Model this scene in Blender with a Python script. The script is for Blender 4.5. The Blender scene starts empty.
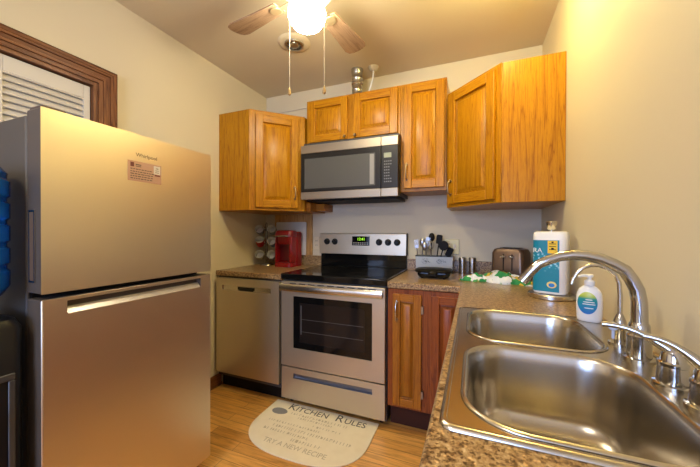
import bpy, math, random
from mathutils import Vector, Matrix
random.seed(7)
R = math.radians
col = bpy.context.scene.collection
sc = bpy.context.scene

# ------------------------------------------------------------------ camera
FPX, YAW, PITCH, ROLL, EYE = 305.75, .3828, -.0057, .003, 1.2208
_F = Vector((-math.sin(YAW), math.cos(YAW), 0)); _Rt = Vector((math.cos(YAW), math.sin(YAW), 0)); _Z = Vector((0, 0, 1))
_U2 = -math.sin(PITCH) * _F + math.cos(PITCH) * _Z
_Fc = math.cos(PITCH) * _F + math.sin(PITCH) * _Z
_Rc = math.cos(ROLL) * _Rt + math.sin(ROLL) * _U2
_Uc = math.cos(ROLL) * _U2 - math.sin(ROLL) * _Rt
cam_data = bpy.data.cameras.new('camera'); cam = bpy.data.objects.new('camera', cam_data); col.objects.link(cam)
cam_data.sensor_width = 36; cam_data.lens = FPX * 36 / 700; cam_data.clip_start = .02
cam.matrix_world = Matrix(((_Rc.x, _Uc.x, -_Fc.x, 0), (_Rc.y, _Uc.y, -_Fc.y, 0), (_Rc.z, _Uc.z, -_Fc.z, EYE), (0, 0, 0, 1)))
sc.camera = cam

# ------------------------------------------------------------------ view, world and lights
sc.view_settings.view_transform = 'Standard'; sc.view_settings.look = 'None'
sc.view_settings.exposure = 0.72; sc.view_settings.gamma = 1.0; sc.view_settings.use_curve_mapping = False
w = bpy.data.worlds.new('daylight'); sc.world = w; w.use_nodes = True
w.node_tree.nodes['Background'].inputs['Color'].default_value = (.55, .72, 1, 1)
w.node_tree.nodes['Background'].inputs['Strength'].default_value = 1.0

XL, XR, YB, ZC, YR = -1.878, .44, 2.47, 2.52, -2.3     # room shell
FAN = Vector((-.74, 1.28, 0))
LAMP = Vector((.14, 1.46, ZC))
GLOBE_E, LAMP_E = 48.0, 52.0

def area(name, loc, rot, sx, sy, power, color):
    l = bpy.data.lights.new(name, 'AREA'); l.shape = 'RECTANGLE'; l.size = sx; l.size_y = sy; l.energy = power; l.color = color
    o = bpy.data.objects.new(name, l); col.objects.link(o); o.location = loc; o.rotation_euler = rot; return o
# daylight through the window in the rear wall, and an added fill light below the ceiling behind the camera
area('window_daylight', (-.62, YR + .02, 1.5), (R(90), 0, 0), 1.2, 1.0, 42, (.30, .48, 1))
area('rear_fill_light', (-.9, -1.0, ZC - .06), (0, 0, 0), .5, .5, 20, (1, .90, .74))

# ------------------------------------------------------------------ mesh helpers
class MB:
    def __init__(s): s.v = []; s.f = []; s.m = []; s.s = []; s.M = Matrix.Identity(4)
    def add(s, vs, fs, mi=0, smooth=False):
        b = len(s.v); s.v += [tuple(s.M @ Vector(p)) for p in vs]
        for f in fs: s.f.append([b + i for i in f]); s.m.append(mi); s.s.append(smooth)
        return s
    def at(s, M): s.M = M; return s
    def box(s, a, b, mi=0):
        x0, y0, z0 = [min(a[i], b[i]) for i in range(3)]; x1, y1, z1 = [max(a[i], b[i]) for i in range(3)]
        return s.add([(x0,y0,z0),(x1,y0,z0),(x1,y1,z0),(x0,y1,z0),(x0,y0,z1),(x1,y0,z1),(x1,y1,z1),(x0,y1,z1)],
                     [(0,3,2,1),(4,5,6,7),(0,1,5,4),(1,2,6,5),(2,3,7,6),(3,0,4,7)], mi)
    def loft(s, rings, mi=0, cap0=True, cap1=True, smooth=True):
        n = len(rings[0]); vs = [p for r in rings for p in r]; fs = []
        for k in range(len(rings) - 1):
            for i in range(n):
                j = (i + 1) % n; fs.append((k*n+i, k*n+j, (k+1)*n+j, (k+1)*n+i))
        s.add(vs, fs, mi, smooth)
        b = len(s.v) - len(vs)
        if cap0: s.f.append([b + i for i in range(n)][::-1]); s.m.append(mi); s.s.append(False)
        if cap1: s.f.append([b + (len(rings)-1)*n + i for i in range(n)]); s.m.append(mi); s.s.append(False)
        return s
    def lathe(s, prof, c=(0,0,0), n=28, mi=0, sx=1, sy=1, cap0=True, cap1=True):
        return s.loft([[(c[0]+r*sx*math.cos(2*math.pi*i/n), c[1]+r*sy*math.sin(2*math.pi*i/n), c[2]+z) for i in range(n)] for r, z in prof], mi, cap0, cap1)
    def tube(s, path, rad, n=12, mi=0, caps=True):
        P = [Vector(p) for p in path]; rs = rad if isinstance(rad, (list, tuple)) else [rad]*len(P)
        up = None; rings = []
        for i, p in enumerate(P):
            t = (P[min(i+1, len(P)-1)] - P[max(i-1, 0)]).normalized()
            if up is None:
                up = Vector((0,0,1)) if abs(t.z) < .9 else Vector((1,0,0))
            a = (up - t*up.dot(t)).normalized(); up = a; b = t.cross(a)
            rings.append([tuple(p + rs[i]*(math.cos(2*math.pi*k/n)*a + math.sin(2*math.pi*k/n)*b)) for k in range(n)])
        return s.loft(rings, mi, caps, caps)
    def cyl(s, p0, p1, r, n=24, mi=0, r1=None): return s.tube([p0, p1], [r, r if r1 is None else r1], n, mi)
    def prism(s, pts, z0, z1, mi=0):
        n = len(pts); return s.add([(x,y,z0) for x,y in pts] + [(x,y,z1) for x,y in pts],
            [list(range(n))[::-1], list(range(n,2*n))] + [(i,(i+1)%n,n+(i+1)%n,n+i) for i in range(n)], mi)

def frame(o, a, b):
    a = Vector(a).normalized(); b = Vector(b).normalized(); c = a.cross(b)
    return Matrix(((a.x,b.x,c.x,o[0]),(a.y,b.y,c.y,o[1]),(a.z,b.z,c.z,o[2]),(0,0,0,1)))
def face_y(x, y, z): return frame((x,y,z), (1,0,0), (0,0,1))      # faces -y
def face_x(x, y, z): return frame((x,y,z), (0,1,0), (0,0,1))      # faces +x

def root(name, loc, label, cat, group=None, rz=0):
    o = bpy.data.objects.new(name, None); col.objects.link(o); o.location = loc; o.rotation_euler.z = rz
    o.empty_display_size = .05; o['label'] = label; o['category'] = cat
    if group: o['group'] = group
    return o
def build(name, mb, mats, parent=None, bev=0, seg=2, local=False, label=None, sub=0):
    me = bpy.data.meshes.new(name); me.from_pydata(mb.v, [], mb.f)
    for m in (mats if isinstance(mats, (list, tuple)) else [mats]): me.materials.append(m)
    for p, mi, sm in zip(me.polygons, mb.m, mb.s): p.material_index = mi; p.use_smooth = sm
    me.validate(); me.update(); me.set_sharp_from_angle(angle=R(38))
    o = bpy.data.objects.new(name, me); col.objects.link(o)
    if parent:
        o.parent = parent
        if not local:
            r = parent
            off = r.location.copy(); q = r.parent
            me.transform(Matrix.Translation(-r.location)) if q is None else me.transform(Matrix.Translation(-q.location))
    if bev:
        b = o.modifiers.new('bevel', 'BEVEL'); b.width = bev; b.segments = seg; b.limit_method = 'ANGLE'; b.angle_limit = R(40); b.harden_normals = False
    if sub:
        b = o.modifiers.new('sub', 'SUBSURF'); b.levels = sub; b.render_levels = sub
    if label: o['label'] = label
    return o
def tag(o, label, cat, group=None, kind=None):
    o['label'] = label; o['category'] = cat
    if group: o['group'] = group
    if kind: o['kind'] = kind
    return o
def struct(name, mb, mats, **k):
    o = build(name, mb, mats, **k); o['kind'] = 'structure'; return o
def copy_tree(o, parent=None):
    c = o.copy(); col.objects.link(c)
    if parent: c.parent = parent
    for ch in list(o.children): copy_tree(ch, c)
    return c
def rebase(o):                 # one-mesh thing: put the origin at its base
    me = o.data; xs = [v.co for v in me.vertices]
    c = Vector(((min(p.x for p in xs)+max(p.x for p in xs))/2, (min(p.y for p in xs)+max(p.y for p in xs))/2, min(p.z for p in xs)))
    me.transform(Matrix.Translation(-c)); o.location = c; return o

def rrect(x0, y0, x1, y1, r, z, n=6):
    pts = []
    for cx, cy, a0 in ((x1-r,y1-r,0),(x0+r,y1-r,90),(x0+r,y0+r,180),(x1-r,y0+r,270)):
        for k in range(n+1):
            a = R(a0 + 90*k/n); pts.append((cx+r*math.cos(a), cy+r*math.sin(a), z))
    return pts
def grid_solid(mb, xs, ys, inside, z0, z1, mi=0):
    nx, ny = len(xs), len(ys); idx = {}; vs = []; fs = []
    def V(i, j, t):
        if (i,j,t) not in idx: idx[(i,j,t)] = len(vs); vs.append((xs[i], ys[j], z1 if t else z0))
        return idx[(i,j,t)]
    ok = lambda i, j: 0 <= i < nx-1 and 0 <= j < ny-1 and inside(i, j)
    for i in range(nx-1):
        for j in range(ny-1):
            if not ok(i,j): continue
            fs.append((V(i,j,1),V(i+1,j,1),V(i+1,j+1,1),V(i,j+1,1))); fs.append((V(i,j,0),V(i,j+1,0),V(i+1,j+1,0),V(i+1,j,0)))
            if not ok(i,j-1): fs.append((V(i,j,0),V(i+1,j,0),V(i+1,j,1),V(i,j,1)))
            if not ok(i,j+1): fs.append((V(i+1,j+1,0),V(i,j+1,0),V(i,j+1,1),V(i+1,j+1,1)))
            if not ok(i-1,j): fs.append((V(i,j+1,0),V(i,j,0),V(i,j,1),V(i,j+1,1)))
            if not ok(i+1,j): fs.append((V(i+1,j,0),V(i+1,j+1,0),V(i+1,j+1,1),V(i+1,j,1)))
    return mb.add(vs, fs, mi)
def panel_recess(mb, w_, h_, t, hole, depth, mi=0, mr=0):
    """panel a 0..w, b 0..h, c 0..t (front at t) with a rectangular pocket (a0,b0,a1,b1)"""
    a0,b0,a1,b1 = hole
    vs = [(0,0,t),(w_,0,t),(w_,h_,t),(0,h_,t),(a0,b0,t),(a1,b0,t),(a1,b1,t),(a0,b1,t),
          (a0,b0,t-depth),(a1,b0,t-depth),(a1,b1,t-depth),(a0,b1,t-depth),(0,0,0),(w_,0,0),(w_,h_,0),(0,h_,0)]
    mb.add(vs, [(0,1,5,4),(1,2,6,5),(2,3,7,6),(3,0,4,7),(0,12,13,1),(1,13,14,2),(2,14,15,3),(3,15,12,0),(12,15,14,13)], mi)
    mb.add(vs, [(4,5,9,8),(5,6,10,9),(6,7,11,10),(7,4,8,11),(8,9,10,11)], mr)
    return mb

_fonts = {}
def text_mb(mb, s, size, M, mi=0, depth=.0004, sx=1.0, align='CENTER'):
    cu = bpy.data.curves.new('lettering', 'FONT'); cu.body = s; cu.size = size; cu.align_x = align; cu.align_y = 'CENTER'; cu.extrude = depth; cu.resolution_u = 3
    o = bpy.data.objects.new('lettering', cu); col.objects.link(o)
    dg = bpy.context.evaluated_depsgraph_get(); me = bpy.data.meshes.new_from_object(o.evaluated_get(dg))
    old = mb.M; mb.M = M @ Matrix.Diagonal((sx,1,1,1))
    mb.add([v.co[:] for v in me.vertices], [list(p.vertices) for p in me.polygons], mi); mb.M = old
    bpy.data.objects.remove(o); bpy.data.curves.remove(cu); bpy.data.meshes.remove(me)
    return mb

# ------------------------------------------------------------------ materials
def mat(name, color=(.8,.8,.8), rough=.5, metal=0, **k):
    m = bpy.data.materials.new(name); m.use_nodes = True; b = m.node_tree.nodes['Principled BSDF']
    b.inputs['Base Color'].default_value = (*color, 1); b.inputs['Roughness'].default_value = rough; b.inputs['Metallic'].default_value = metal
    for kk, v in k.items(): b.inputs[kk.replace('_', ' ')].default_value = v
    return m
def nodes(m):
    nt = m.node_tree; return nt, nt.nodes['Principled BSDF']
def N(nt, t, **k):
    n = nt.nodes.new(t)
    for a, v in k.items():
        if a.startswith('i_'):
            key = a[2:]; n.inputs[int(key) if key.isdigit() else key.replace('_', ' ')].default_value = v
        else: setattr(n, a, v)
    return n
def coords(nt, scale=(1,1,1), rot=(0,0,0), space='Object'):
    tc = N(nt, 'ShaderNodeTexCoord'); mp = N(nt, 'ShaderNodeMapping'); mp.inputs['Scale'].default_value = scale; mp.inputs['Rotation'].default_value = rot
    nt.links.new(tc.outputs[space], mp.inputs[0]); return mp.outputs[0]
def ramp(nt, fac, stops, interp='LINEAR'):
    r = N(nt, 'ShaderNodeValToRGB'); r.color_ramp.interpolation = interp; e = r.color_ramp.elements
    while len(e) < len(stops): e.new(.5)
    for i, (p, c) in enumerate(stops): e[i].position = p; e[i].color = (*c, 1)
    nt.links.new(fac, r.inputs[0]); return r.outputs[0]
def mix(nt, fac, a, b, mode='MIX'):
    n = N(nt, 'ShaderNodeMix', data_type='RGBA', blend_type=mode)
    for sock, v in ((n.inputs[0], fac), (n.inputs[6], a), (n.inputs[7], b)):
        if hasattr(v, 'links'): nt.links.new(v, sock)
        elif isinstance(v, (int, float)): sock.default_value = v
        else: sock.default_value = (*v, 1)
    return n.outputs[2]
def bump(nt, b, h, strength=.2, dist=.002):
    n = N(nt, 'ShaderNodeBump'); n.inputs['Strength'].default_value = strength; n.inputs['Distance'].default_value = dist
    nt.links.new(h, n.inputs['Height']); nt.links.new(n.outputs[0], b.inputs['Normal'])

def wood(name, light, mid, dark, vertical=True, rough=.33, coarse=1.0):
    m = mat(name, rough=rough); nt, b = nodes(m)
    s = (1.6,1.6,.07) if vertical else (.07,.07,1.6)
    if vertical == 'y': s = (1.6,.07,1.6)
    v = coords(nt, s)
    n0 = N(nt, 'ShaderNodeTexNoise', i_Scale=20*coarse, i_Detail=2, i_Distortion=1.2); nt.links.new(v, n0.inputs[0])
    mlt = N(nt, 'ShaderNodeMath', operation='MULTIPLY'); mlt.inputs[1].default_value = 9; nt.links.new(n0.outputs[0], mlt.inputs[0])
    fr = N(nt, 'ShaderNodeMath', operation='PINGPONG'); fr.inputs[1].default_value = 1; nt.links.new(mlt.outputs[0], fr.inputs[0])
    c = ramp(nt, fr.outputs[0], [(0, dark), (.22, mid), (.7, light), (1, light)])
    n1 = N(nt, 'ShaderNodeTexNoise', i_Scale=230*coarse, i_Detail=4, i_Roughness=.7); nt.links.new(v, n1.inputs[0])
    c2 = ramp(nt, n1.outputs[0], [(.38, (.52,.42,.34)), (.47, (1,1,1))])
    c3 = mix(nt, .55, c, c2, 'MULTIPLY')
    nt.links.new(c3, b.inputs['Base Color']); bump(nt, b, n1.outputs[0], .12, .001)
    b.inputs['Specular IOR Level'].default_value = .25
    return m
OAK = ((.47,.200,.004), (.42,.165,.003), (.29,.100,.002))
oak_v = wood('honey_oak_vertical', *OAK); oak_h = wood('honey_oak_horizontal', *OAK, vertical=False)
red_v = wood('reddish_oak_vertical', (.30,.080,.016), (.25,.062,.012), (.16,.036,.008)); red_h = wood('reddish_oak_horizontal', (.30,.080,.016), (.25,.062,.012), (.16,.036,.008), vertical=False)
brn_v = wood('brown_oak_vertical', (.38,.140,.014), (.34,.118,.011), (.26,.082,.008)); brn_h = wood('brown_oak_horizontal', (.38,.140,.014), (.34,.118,.011), (.26,.082,.008), vertical=False)
trim_v = wood('stained_trim_vertical', (.23,.088,.028), (.18,.062,.020), (.10,.033,.011)); trim_y = wood('stained_trim_lengthwise', (.23,.088,.028), (.18,.062,.020), (.10,.033,.011), vertical='y')
pine = wood('plain_pine', (.55,.32,.12), (.48,.26,.09), (.36,.18,.06))
blade_wood = wood('washed_blade_wood', (.36,.235,.145), (.31,.195,.115), (.23,.14,.08), vertical='y', rough=.5)

def paint(name, c, rough=.6):
    m = mat(name, c, rough); nt, b = nodes(m); v = coords(nt, (1,1,1))
    n = N(nt, 'ShaderNodeTexNoise', i_Scale=1.3, i_Detail=3); nt.links.new(v, n.inputs[0])
    cc = mix(nt, n.outputs[0], tuple(x*.95 for x in c), tuple(min(1, x*1.04) for x in c)); nt.links.new(cc, b.inputs['Base Color'])
    n2 = N(nt, 'ShaderNodeTexNoise', i_Scale=90, i_Detail=3); nt.links.new(v, n2.inputs[0]); bump(nt, b, n2.outputs[0], .12, .002); return m
wall_paint = paint('cream_wall_paint', (.66,.575,.395))
ceil_paint = paint('beige_ceiling_paint', (.68,.575,.385))
white_paint = mat('white_satin_paint', (.62,.57,.48), .5)

def steel(name, c, rough, axis='z', met=.8):
    m = mat(name, c, rough, met); nt, b = nodes(m)
    s = {'z': (260,260,2), 'x': (2,260,260), 'y': (260,2,260)}[axis]
    v = coords(nt, s); n = N(nt, 'ShaderNodeTexNoise', i_Scale=1, i_Detail=2); nt.links.new(v, n.inputs[0])
    mr = N(nt, 'ShaderNodeMapRange'); mr.inputs['To Min'].default_value = rough-.02; mr.inputs['To Max'].default_value = rough+.04
    nt.links.new(n.outputs[0], mr.inputs[0]); nt.links.new(mr.outputs[0], b.inputs['Roughness']); return m
steel_x = steel('brushed_steel_across', (.57,.49,.36), .36, 'x', .78)
steel_f = steel('brushed_steel_refrigerator', (.68,.60,.47), .36, 'z', .95)
sink_steel = mat('brushed_sink_steel', (.50,.45,.37), .25, 1)
chrome = mat('polished_chrome', (.50,.49,.48), .13, 1)
nickel = mat('brushed_nickel', (.62,.58,.52), .25, 1)
old_brass = mat('antique_pull_metal', (.34,.25,.15), .35, 1)
black_gloss = mat('black_ceramic_glass', (.005,.005,.005), .07, Specular_IOR_Level=.38)
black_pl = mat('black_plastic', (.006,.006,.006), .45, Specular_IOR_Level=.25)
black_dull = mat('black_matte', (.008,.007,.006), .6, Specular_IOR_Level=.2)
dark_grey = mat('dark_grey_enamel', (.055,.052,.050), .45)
fridge_side = mat('taupe_refrigerator_side', (.085,.070,.052), .5)
frame_grey = mat('microwave_charcoal_glass', (.014,.012,.010), .3, Specular_IOR_Level=.3)
window_grey = mat('microwave_mesh_window', (.085,.083,.075), .3, Specular_IOR_Level=.4)
white_pl = mat('white_plastic', (.80,.80,.78), .35)
ivory = mat('ivory_plastic', (.72,.62,.42), .4)
gold_plate = mat('gold_tinted_plate', (.50,.38,.16), .4, .4)
red_gloss = mat('glossy_red_plastic', (.24,.005,.007), .18); red_dark = mat('dark_red_plastic', (.20,.006,.008), .3)  # second red is darker and less glossy, for lid and drip tray
def emit(name, c, s, base=None):
    m = mat(name, base or c, .3); nt, b = nodes(m); b.inputs['Emission Color'].default_value = (*c, 1); b.inputs['Emission Strength'].default_value = s; return m
globe_m = emit('lit_frosted_globe', (1,.90,.66), GLOBE_E, (.9,.9,.9))
lamp_m = emit('lit_warm_glass', (1,.85,.32), LAMP_E, (.9,.8,.6))
lcd_green = emit('green_lcd', (.35,.9,.02), .9); lcd_pale = emit('pale_lcd', (.42,.45,.28), .12, (.25,.26,.17))

def laminate():
    m = mat('speckled_brown_laminate', rough=.28); nt, b = nodes(m); v = coords(nt)
    n0 = N(nt, 'ShaderNodeTexNoise', i_Scale=80, i_Detail=5, i_Roughness=.75); nt.links.new(v, n0.inputs[0])
    c = ramp(nt, n0.outputs[0], [(.30,(.035,.020,.012)), (.41,(.16,.09,.04)), (.48,(.32,.20,.09)), (.56,(.42,.28,.13)), (.70,(.56,.43,.25))])
    vo = N(nt, 'ShaderNodeTexVoronoi', i_Scale=230); nt.links.new(v, vo.inputs[0])
    sx = N(nt, 'ShaderNodeSeparateColor'); nt.links.new(vo.outputs['Color'], sx.inputs[0])
    k = ramp(nt, sx.outputs[0], [(0,(.30,.22,.16)), (.17,(.75,.70,.62)), (.4,(1,1,1)), (.86,(1.0,1.0,1.0)), (.95,(1.5,1.4,1.2))], 'CONSTANT')
    nt.links.new(mix(nt, .85, c, k, 'MULTIPLY'), b.inputs['Base Color']); return m
lam = laminate()
def floor_mat():
    m = mat('honey_plank_floor', rough=.32); nt, b = nodes(m); v = coords(nt)
    br = N(nt, 'ShaderNodeTexBrick', i_Scale=1, offset=.37); br.inputs['Brick Width'].default_value = .62; br.inputs['Row Height'].default_value = .070; br.inputs['Mortar Size'].default_value = .0012
    br.inputs['Color1'].default_value = (.76,.42,.115,1); br.inputs['Color2'].default_value = (.56,.27,.06,1); br.inputs['Mortar'].default_value = (.13,.055,.018,1); nt.links.new(v, br.inputs[0])
    v2 = coords(nt, (2.2,28,1)); n = N(nt, 'ShaderNodeTexNoise', i_Scale=2.2, i_Detail=6, i_Roughness=.65, i_Distortion=.6); nt.links.new(v2, n.inputs[0])
    k = ramp(nt, n.outputs[0], [(.30,(.52,.45,.38)), (.50,(1,.97,.93)), (.72,(1.3,1.25,1.15))])
    nt.links.new(mix(nt, .85, br.outputs[0], k, 'MULTIPLY'), b.inputs['Base Color']); bump(nt, b, br.outputs['Fac'], .1, -.001); return m
floor_m = floor_mat()

# ================================================================== STRUCTURE
struct('floor', MB().box((XL-.3, YR-.1, -.08), (XR+.1, YB+.1, 0)), floor_m)
struct('ceiling', MB().box((XL-.1, YR-.1, ZC), (XR+.1, YB+.1, ZC+.08)), ceil_paint)
struct('wall_back', MB().box((XL-.1, YB, 0), (XR+.1, YB+.1, ZC)), wall_paint)
struct('wall_right', MB().box((XR, YR, 0), (XR+.1, YB, ZC)), wall_paint)
# rear wall with a window opening, left wall with a closet opening
mb = MB(); mb.M = face_y(0, YR-.0, 0)
grid_solid(mb, [XL, -1.3, .06, XR], [0, .95, 2.1, ZC], lambda i, j: not (i == 1 and j == 1), 0, .1)
struct('wall_rear', mb, wall_paint)
DY0, DY1, DZ = .26, 1.022, 2.014
mb = MB(); mb.M = frame((XL-.11, 0, 0), (0,1,0), (0,0,1))
grid_solid(mb, [YR, DY0, DY1, YB], [0, DZ, ZC], lambda i, j: not (i == 1 and j == 0), 0, .11)
struct('wall_left', mb, wall_paint)
struct('baseboard_left', MB().box((XL, DY1+.105, 0), (XL+.016, 1.885, .092)).box((XL, DY1+.105, 0), (XL+.022, 1.885, .02)), trim_y, bev=.004)
# window (behind the camera): frame, sill, panes
wf = MB()
for a, b in (((-1.3,YR-.08,.95),(-1.24,YR-.02,2.1)), ((0,YR-.08,.95),(.06,YR-.02,2.1)), ((-1.24,YR-.08,.95),(0,YR-.02,1.01)), ((-1.24,YR-.08,2.04),(0,YR-.02,2.1)), ((-1.24,YR-.07,1.5),(0,YR-.03,1.54))): wf.box(a, b)
win = struct('window_1', wf, white_paint, bev=.003)
gl = mat('window_glass', (1,1,1), .02); gl.node_tree.nodes['Principled BSDF'].inputs['Transmission Weight'].default_value = 1
build('pane', MB().box((-1.24,YR-.052,1.01), (0,YR-.048,2.04)), gl, win)
# door casing, jamb and louvered door of the closet behind the refrigerator
def casing_profile(mb, a0, a1, horizontal):
    pass
cs = MB(); Wc = .080
steps = [(0, .020, .010), (.020, .031, .018), (.031, .052, .014), (.052, .064, .022), (.064, Wc, .026)]
def rect_loop(e):   # casing outline offset e from the opening (legs run to the floor)
    return [(DY0-e, 0), (DY0-e, DZ+e), (DY1+e, DZ+e), (DY1+e, 0)]
prof_c = [(0,0), (0,.012)]
for s0, s1, t in steps: prof_c += [(s0+.001, t), (s1-.001, t)]
prof_c += [(Wc, .032), (Wc, 0)]
for q in range(3):
    vs = []; n_c = len(prof_c)
    for e, t in prof_c:
        L_ = rect_loop(e); vs += [(XL+t, *L_[q]), (XL+t, *L_[q+1])]
    cs.add(vs, [(2*k, 2*k+1, 2*k+3, 2*k+2) for k in range(n_c-1)], 1 if q == 1 else 0)
struct('trim_1', cs, [trim_v, trim_y])
jb = MB().box((XL-.11, DY1-.018, 0), (XL+.002, DY1, DZ)).box((XL-.11, DY0, 0), (XL+.002, DY0+.018, DZ)).box((XL-.11, DY0+.018, DZ-.018), (XL+.002, DY1-.018, DZ), 1)
struct('trim_2', jb, [trim_v, trim_y])
dm = MB(); dx0, dx1 = XL-.052, XL-.024
yA, yB_ = DY0+.02, DY1-.020; pw = (yB_-yA)/2
drs = []
for k in range(2):
    y0 = yA + k*pw + .0015; y1 = y0 + pw - .003
    dm = MB().box((dx0,y0,.02),(dx1,y0+.030,DZ-.024)).box((dx0,y1-.030,.02),(dx1,y1,DZ-.024)).box((dx0,y0+.03,DZ-.095),(dx1,y1-.03,DZ-.024)).box((dx0,y0+.03,.02),(dx1,y1-.03,.16))
    d = struct('door_%d' % (k+1), dm, white_paint, bev=.002)
    sl = MB(); z = .17
    while z < DZ-.100:
        ya, yb = y0+.028, y1-.028
        pr_ = [(dx1-.004,z),(dx1+.001,z+.003),(dx1-.016,z+.033),(dx1-.021,z+.031)]
        sl.add([(x,ya,q) for x,q in pr_]+[(x,yb,q) for x,q in pr_], [(0,1,2,3),(7,6,5,4),(0,4,5,1),(1,5,6,2),(2,6,7,3),(3,7,4,0)]); z += .0300
    build('louver_slats', sl, white_paint, d)
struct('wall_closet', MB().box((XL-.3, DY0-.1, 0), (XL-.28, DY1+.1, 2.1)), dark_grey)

# ================================================================== CABINETS
def door_panel(mb, w_, h_, st=.056, t=.020):
    """raised panel door in (a,b,c); mats: 0 vertical grain, 1 horizontal grain"""
    mb.box((0,0,0),(st,h_,t)); mb.box((w_-st,0,0),(w_,h_,t)); mb.box((st,0,0),(w_-st,st,t),1); mb.box((st,h_-st,0),(w_-st,h_,t),1)
    R_ = lambda e, c: [(st+e,st+e,c),(w_-st-e,st+e,c),(w_-st-e,h_-st-e,c),(st+e,h_-st-e,c)]
    k = min(.029, (w_-2*st)*.25)
    mb.loft([R_(-.001,t-.002), R_(.001,t-.018), R_(.007,t-.018), R_(k,t-.002), R_(k+.003,t-.0005)], 0, False, True, smooth=False)
    return mb
def add_door(parent, M, w_, h_, mats, handle=None, name='door', st=.056, hinges=None):
    mb = MB(); mb.M = M; door_panel(mb, w_, h_, st)
    d = build(name, mb, mats, parent, bev=.0035)
    if handle:
        a, b, s, mt = handle; hb = MB(); hb.M = M; t = .020
        if s == 'knob':
            hb.cyl((a,b,t),(a,b,t+.016),.005,12); hb.lathe([(.004,0),(.013,.004),(.015,.010),(.009,.015)], (0,0,0), 14) if False else hb.cyl((a,b,t+.014),(a,b,t+.024),.012,14,r1=.008)
            build('knob', hb, mt, d)
        else:
            path = [(a, b-s/2, t-.002), (a, b-s/2, t+.012)] + [(a, b-s/2+s*k/8, t+.020+.010*math.sin(math.pi*k/8)) for k in range(9)] + [(a, b+s/2, t+.012), (a, b+s/2, t-.002)]
            hb.tube(path, .0055, 10)
            for e in (-1, 1): hb.lathe([(.009,0),(.008,.003)], (a, b+e*s/2, t), 12) ; hb.tube([(a,b+e*s/2,t+.010),(a,b+e*(s/2+.014),t+.008)], [.0045,.003], 10)
            build('pull_handle', hb, mt, d)
    if hinges:
        for b in hinges[1]:
            hm = MB(); hm.M = M; hm.box((hinges[0]-.006, b-.022, .001),(hinges[0]+.006, b+.022, .021)); build('hinge', hm, old_brass, d)
    return d
UB, UT, UB2, UT2 = 1.384, 2.150, 1.508, 2.278
# --- left corner wall cabinet
def corner_cabinet(name, side, label):
    sg = 1 if side == 'L' else -1; xw = XL if side == 'L' else XR
    A, B = .296, .602
    r = root(name, (xw+sg*A/2, YB-.3, UB), label, 'cabinet')
    P = lambda a, b: (xw+sg*a, YB-b)
    pts = [P(0.001,.001), P(B,.001), P(B,A), P(A,B), P(.001,B)]
    if side == 'L': pts = pts[::-1]
    mb = MB().prism(pts, UB, UT)
    build('carcass', mb, oak_v, r, bev=.002)
    p0 = Vector((*P(A,B),0)); p1 = Vector((*P(B,A),0))
    if side == 'R': p0, p1 = p1, p0
    # the door faces the room diagonally
    a = (p1-p0).normalized(); L = (p1-p0).length
    M = frame((p0.x, p0.y, UB), a, (0,0,1)); c = a.cross(Vector((0,0,1)))
    ff = MB(); ff.M = M
    ff.box((0,0,.0),(.047,UT-UB,.006)); ff.box((L-.047,0,0),(L,UT-UB,.006)); ff.box((.047,0,0),(L-.047,.032,.006),1); ff.box((.047,UT-UB-.032,0),(L-.047,UT-UB,.006),1)
    build('face_frame', ff, [oak_v, oak_h], r, bev=.0015)
    m0, m1, mt_ = (.046,.058,.036) if side == 'L' else (.034,.034,.022)
    dw = L-m0-m1; M2 = frame(Vector((p0.x,p0.y,UB+.022)) + a*m0 + c*.0062, a, (0,0,1))
    hp = dw-.028 if side == 'L' else .028
    add_door(r, M2, dw, UT-UB-.022-mt_, [oak_v, oak_h], (hp, .12 if side=='L' else .105, .085, old_brass))
    return r
corner_cabinet('corner_wall_cabinet', 'L', 'honey oak diagonal corner wall cabinet above the red coffee maker')
corner_cabinet('corner_wall_cabinet', 'R', 'honey oak diagonal corner wall cabinet above the toaster, against the right wall')
YF = 2.185
def wall_cabinet(x0, x1, z0, z1, label, doors, pulls):
    r = root('wall_cabinet', ((x0+x1)/2, (YF+YB)/2, z0), label, 'cabinet')
    build('carcass', MB().box((x0,YF+.012,z0),(x1,YB-.001,z1)), oak_v, r, bev=.002)
    ff = MB().box((x0,YF,z0),(x0+.036,YF+.0118,z1)).box((x1-.032,YF,z0),(x1,YF+.0118,z1)).box((x0+.036,YF,z1-.035),(x1-.032,YF+.0118,z1),1).box((x0+.036,YF,z0),(x1-.032,YF+.0118,z0+.035),1)
    if len(doors) > 1: ff.box((-.905,YF,z0+.035),(-.835,YF+.0118,z1-.035))
    build('face_frame', ff, [oak_v, oak_h], r, bev=.0015)
    for (a0, b0, a1, b1), (pa, pb, s) in zip(doors, pulls):
        add_door(r, face_y(a0, YF-.001, b0), a1-a0, b1-b0, [oak_v, oak_h], (pa, pb, s, old_brass))
    return r
wall_cabinet(-1.262, -.490, 1.923, UT2, 'wide honey oak two-door wall cabinet above the microwave', [(-1.236,1.934,-.897,2.262), (-.850,1.934,-.508,2.262)],
             [(.339-.018,.018,'knob'), (.020,.018,'knob')])
wall_cabinet(-.488, -.170, UB2, UT2, 'narrow tall honey oak wall cabinet right of the microwave', [(-.462,1.530,-.184,2.262)], [(.022,.115,.105)])

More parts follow.
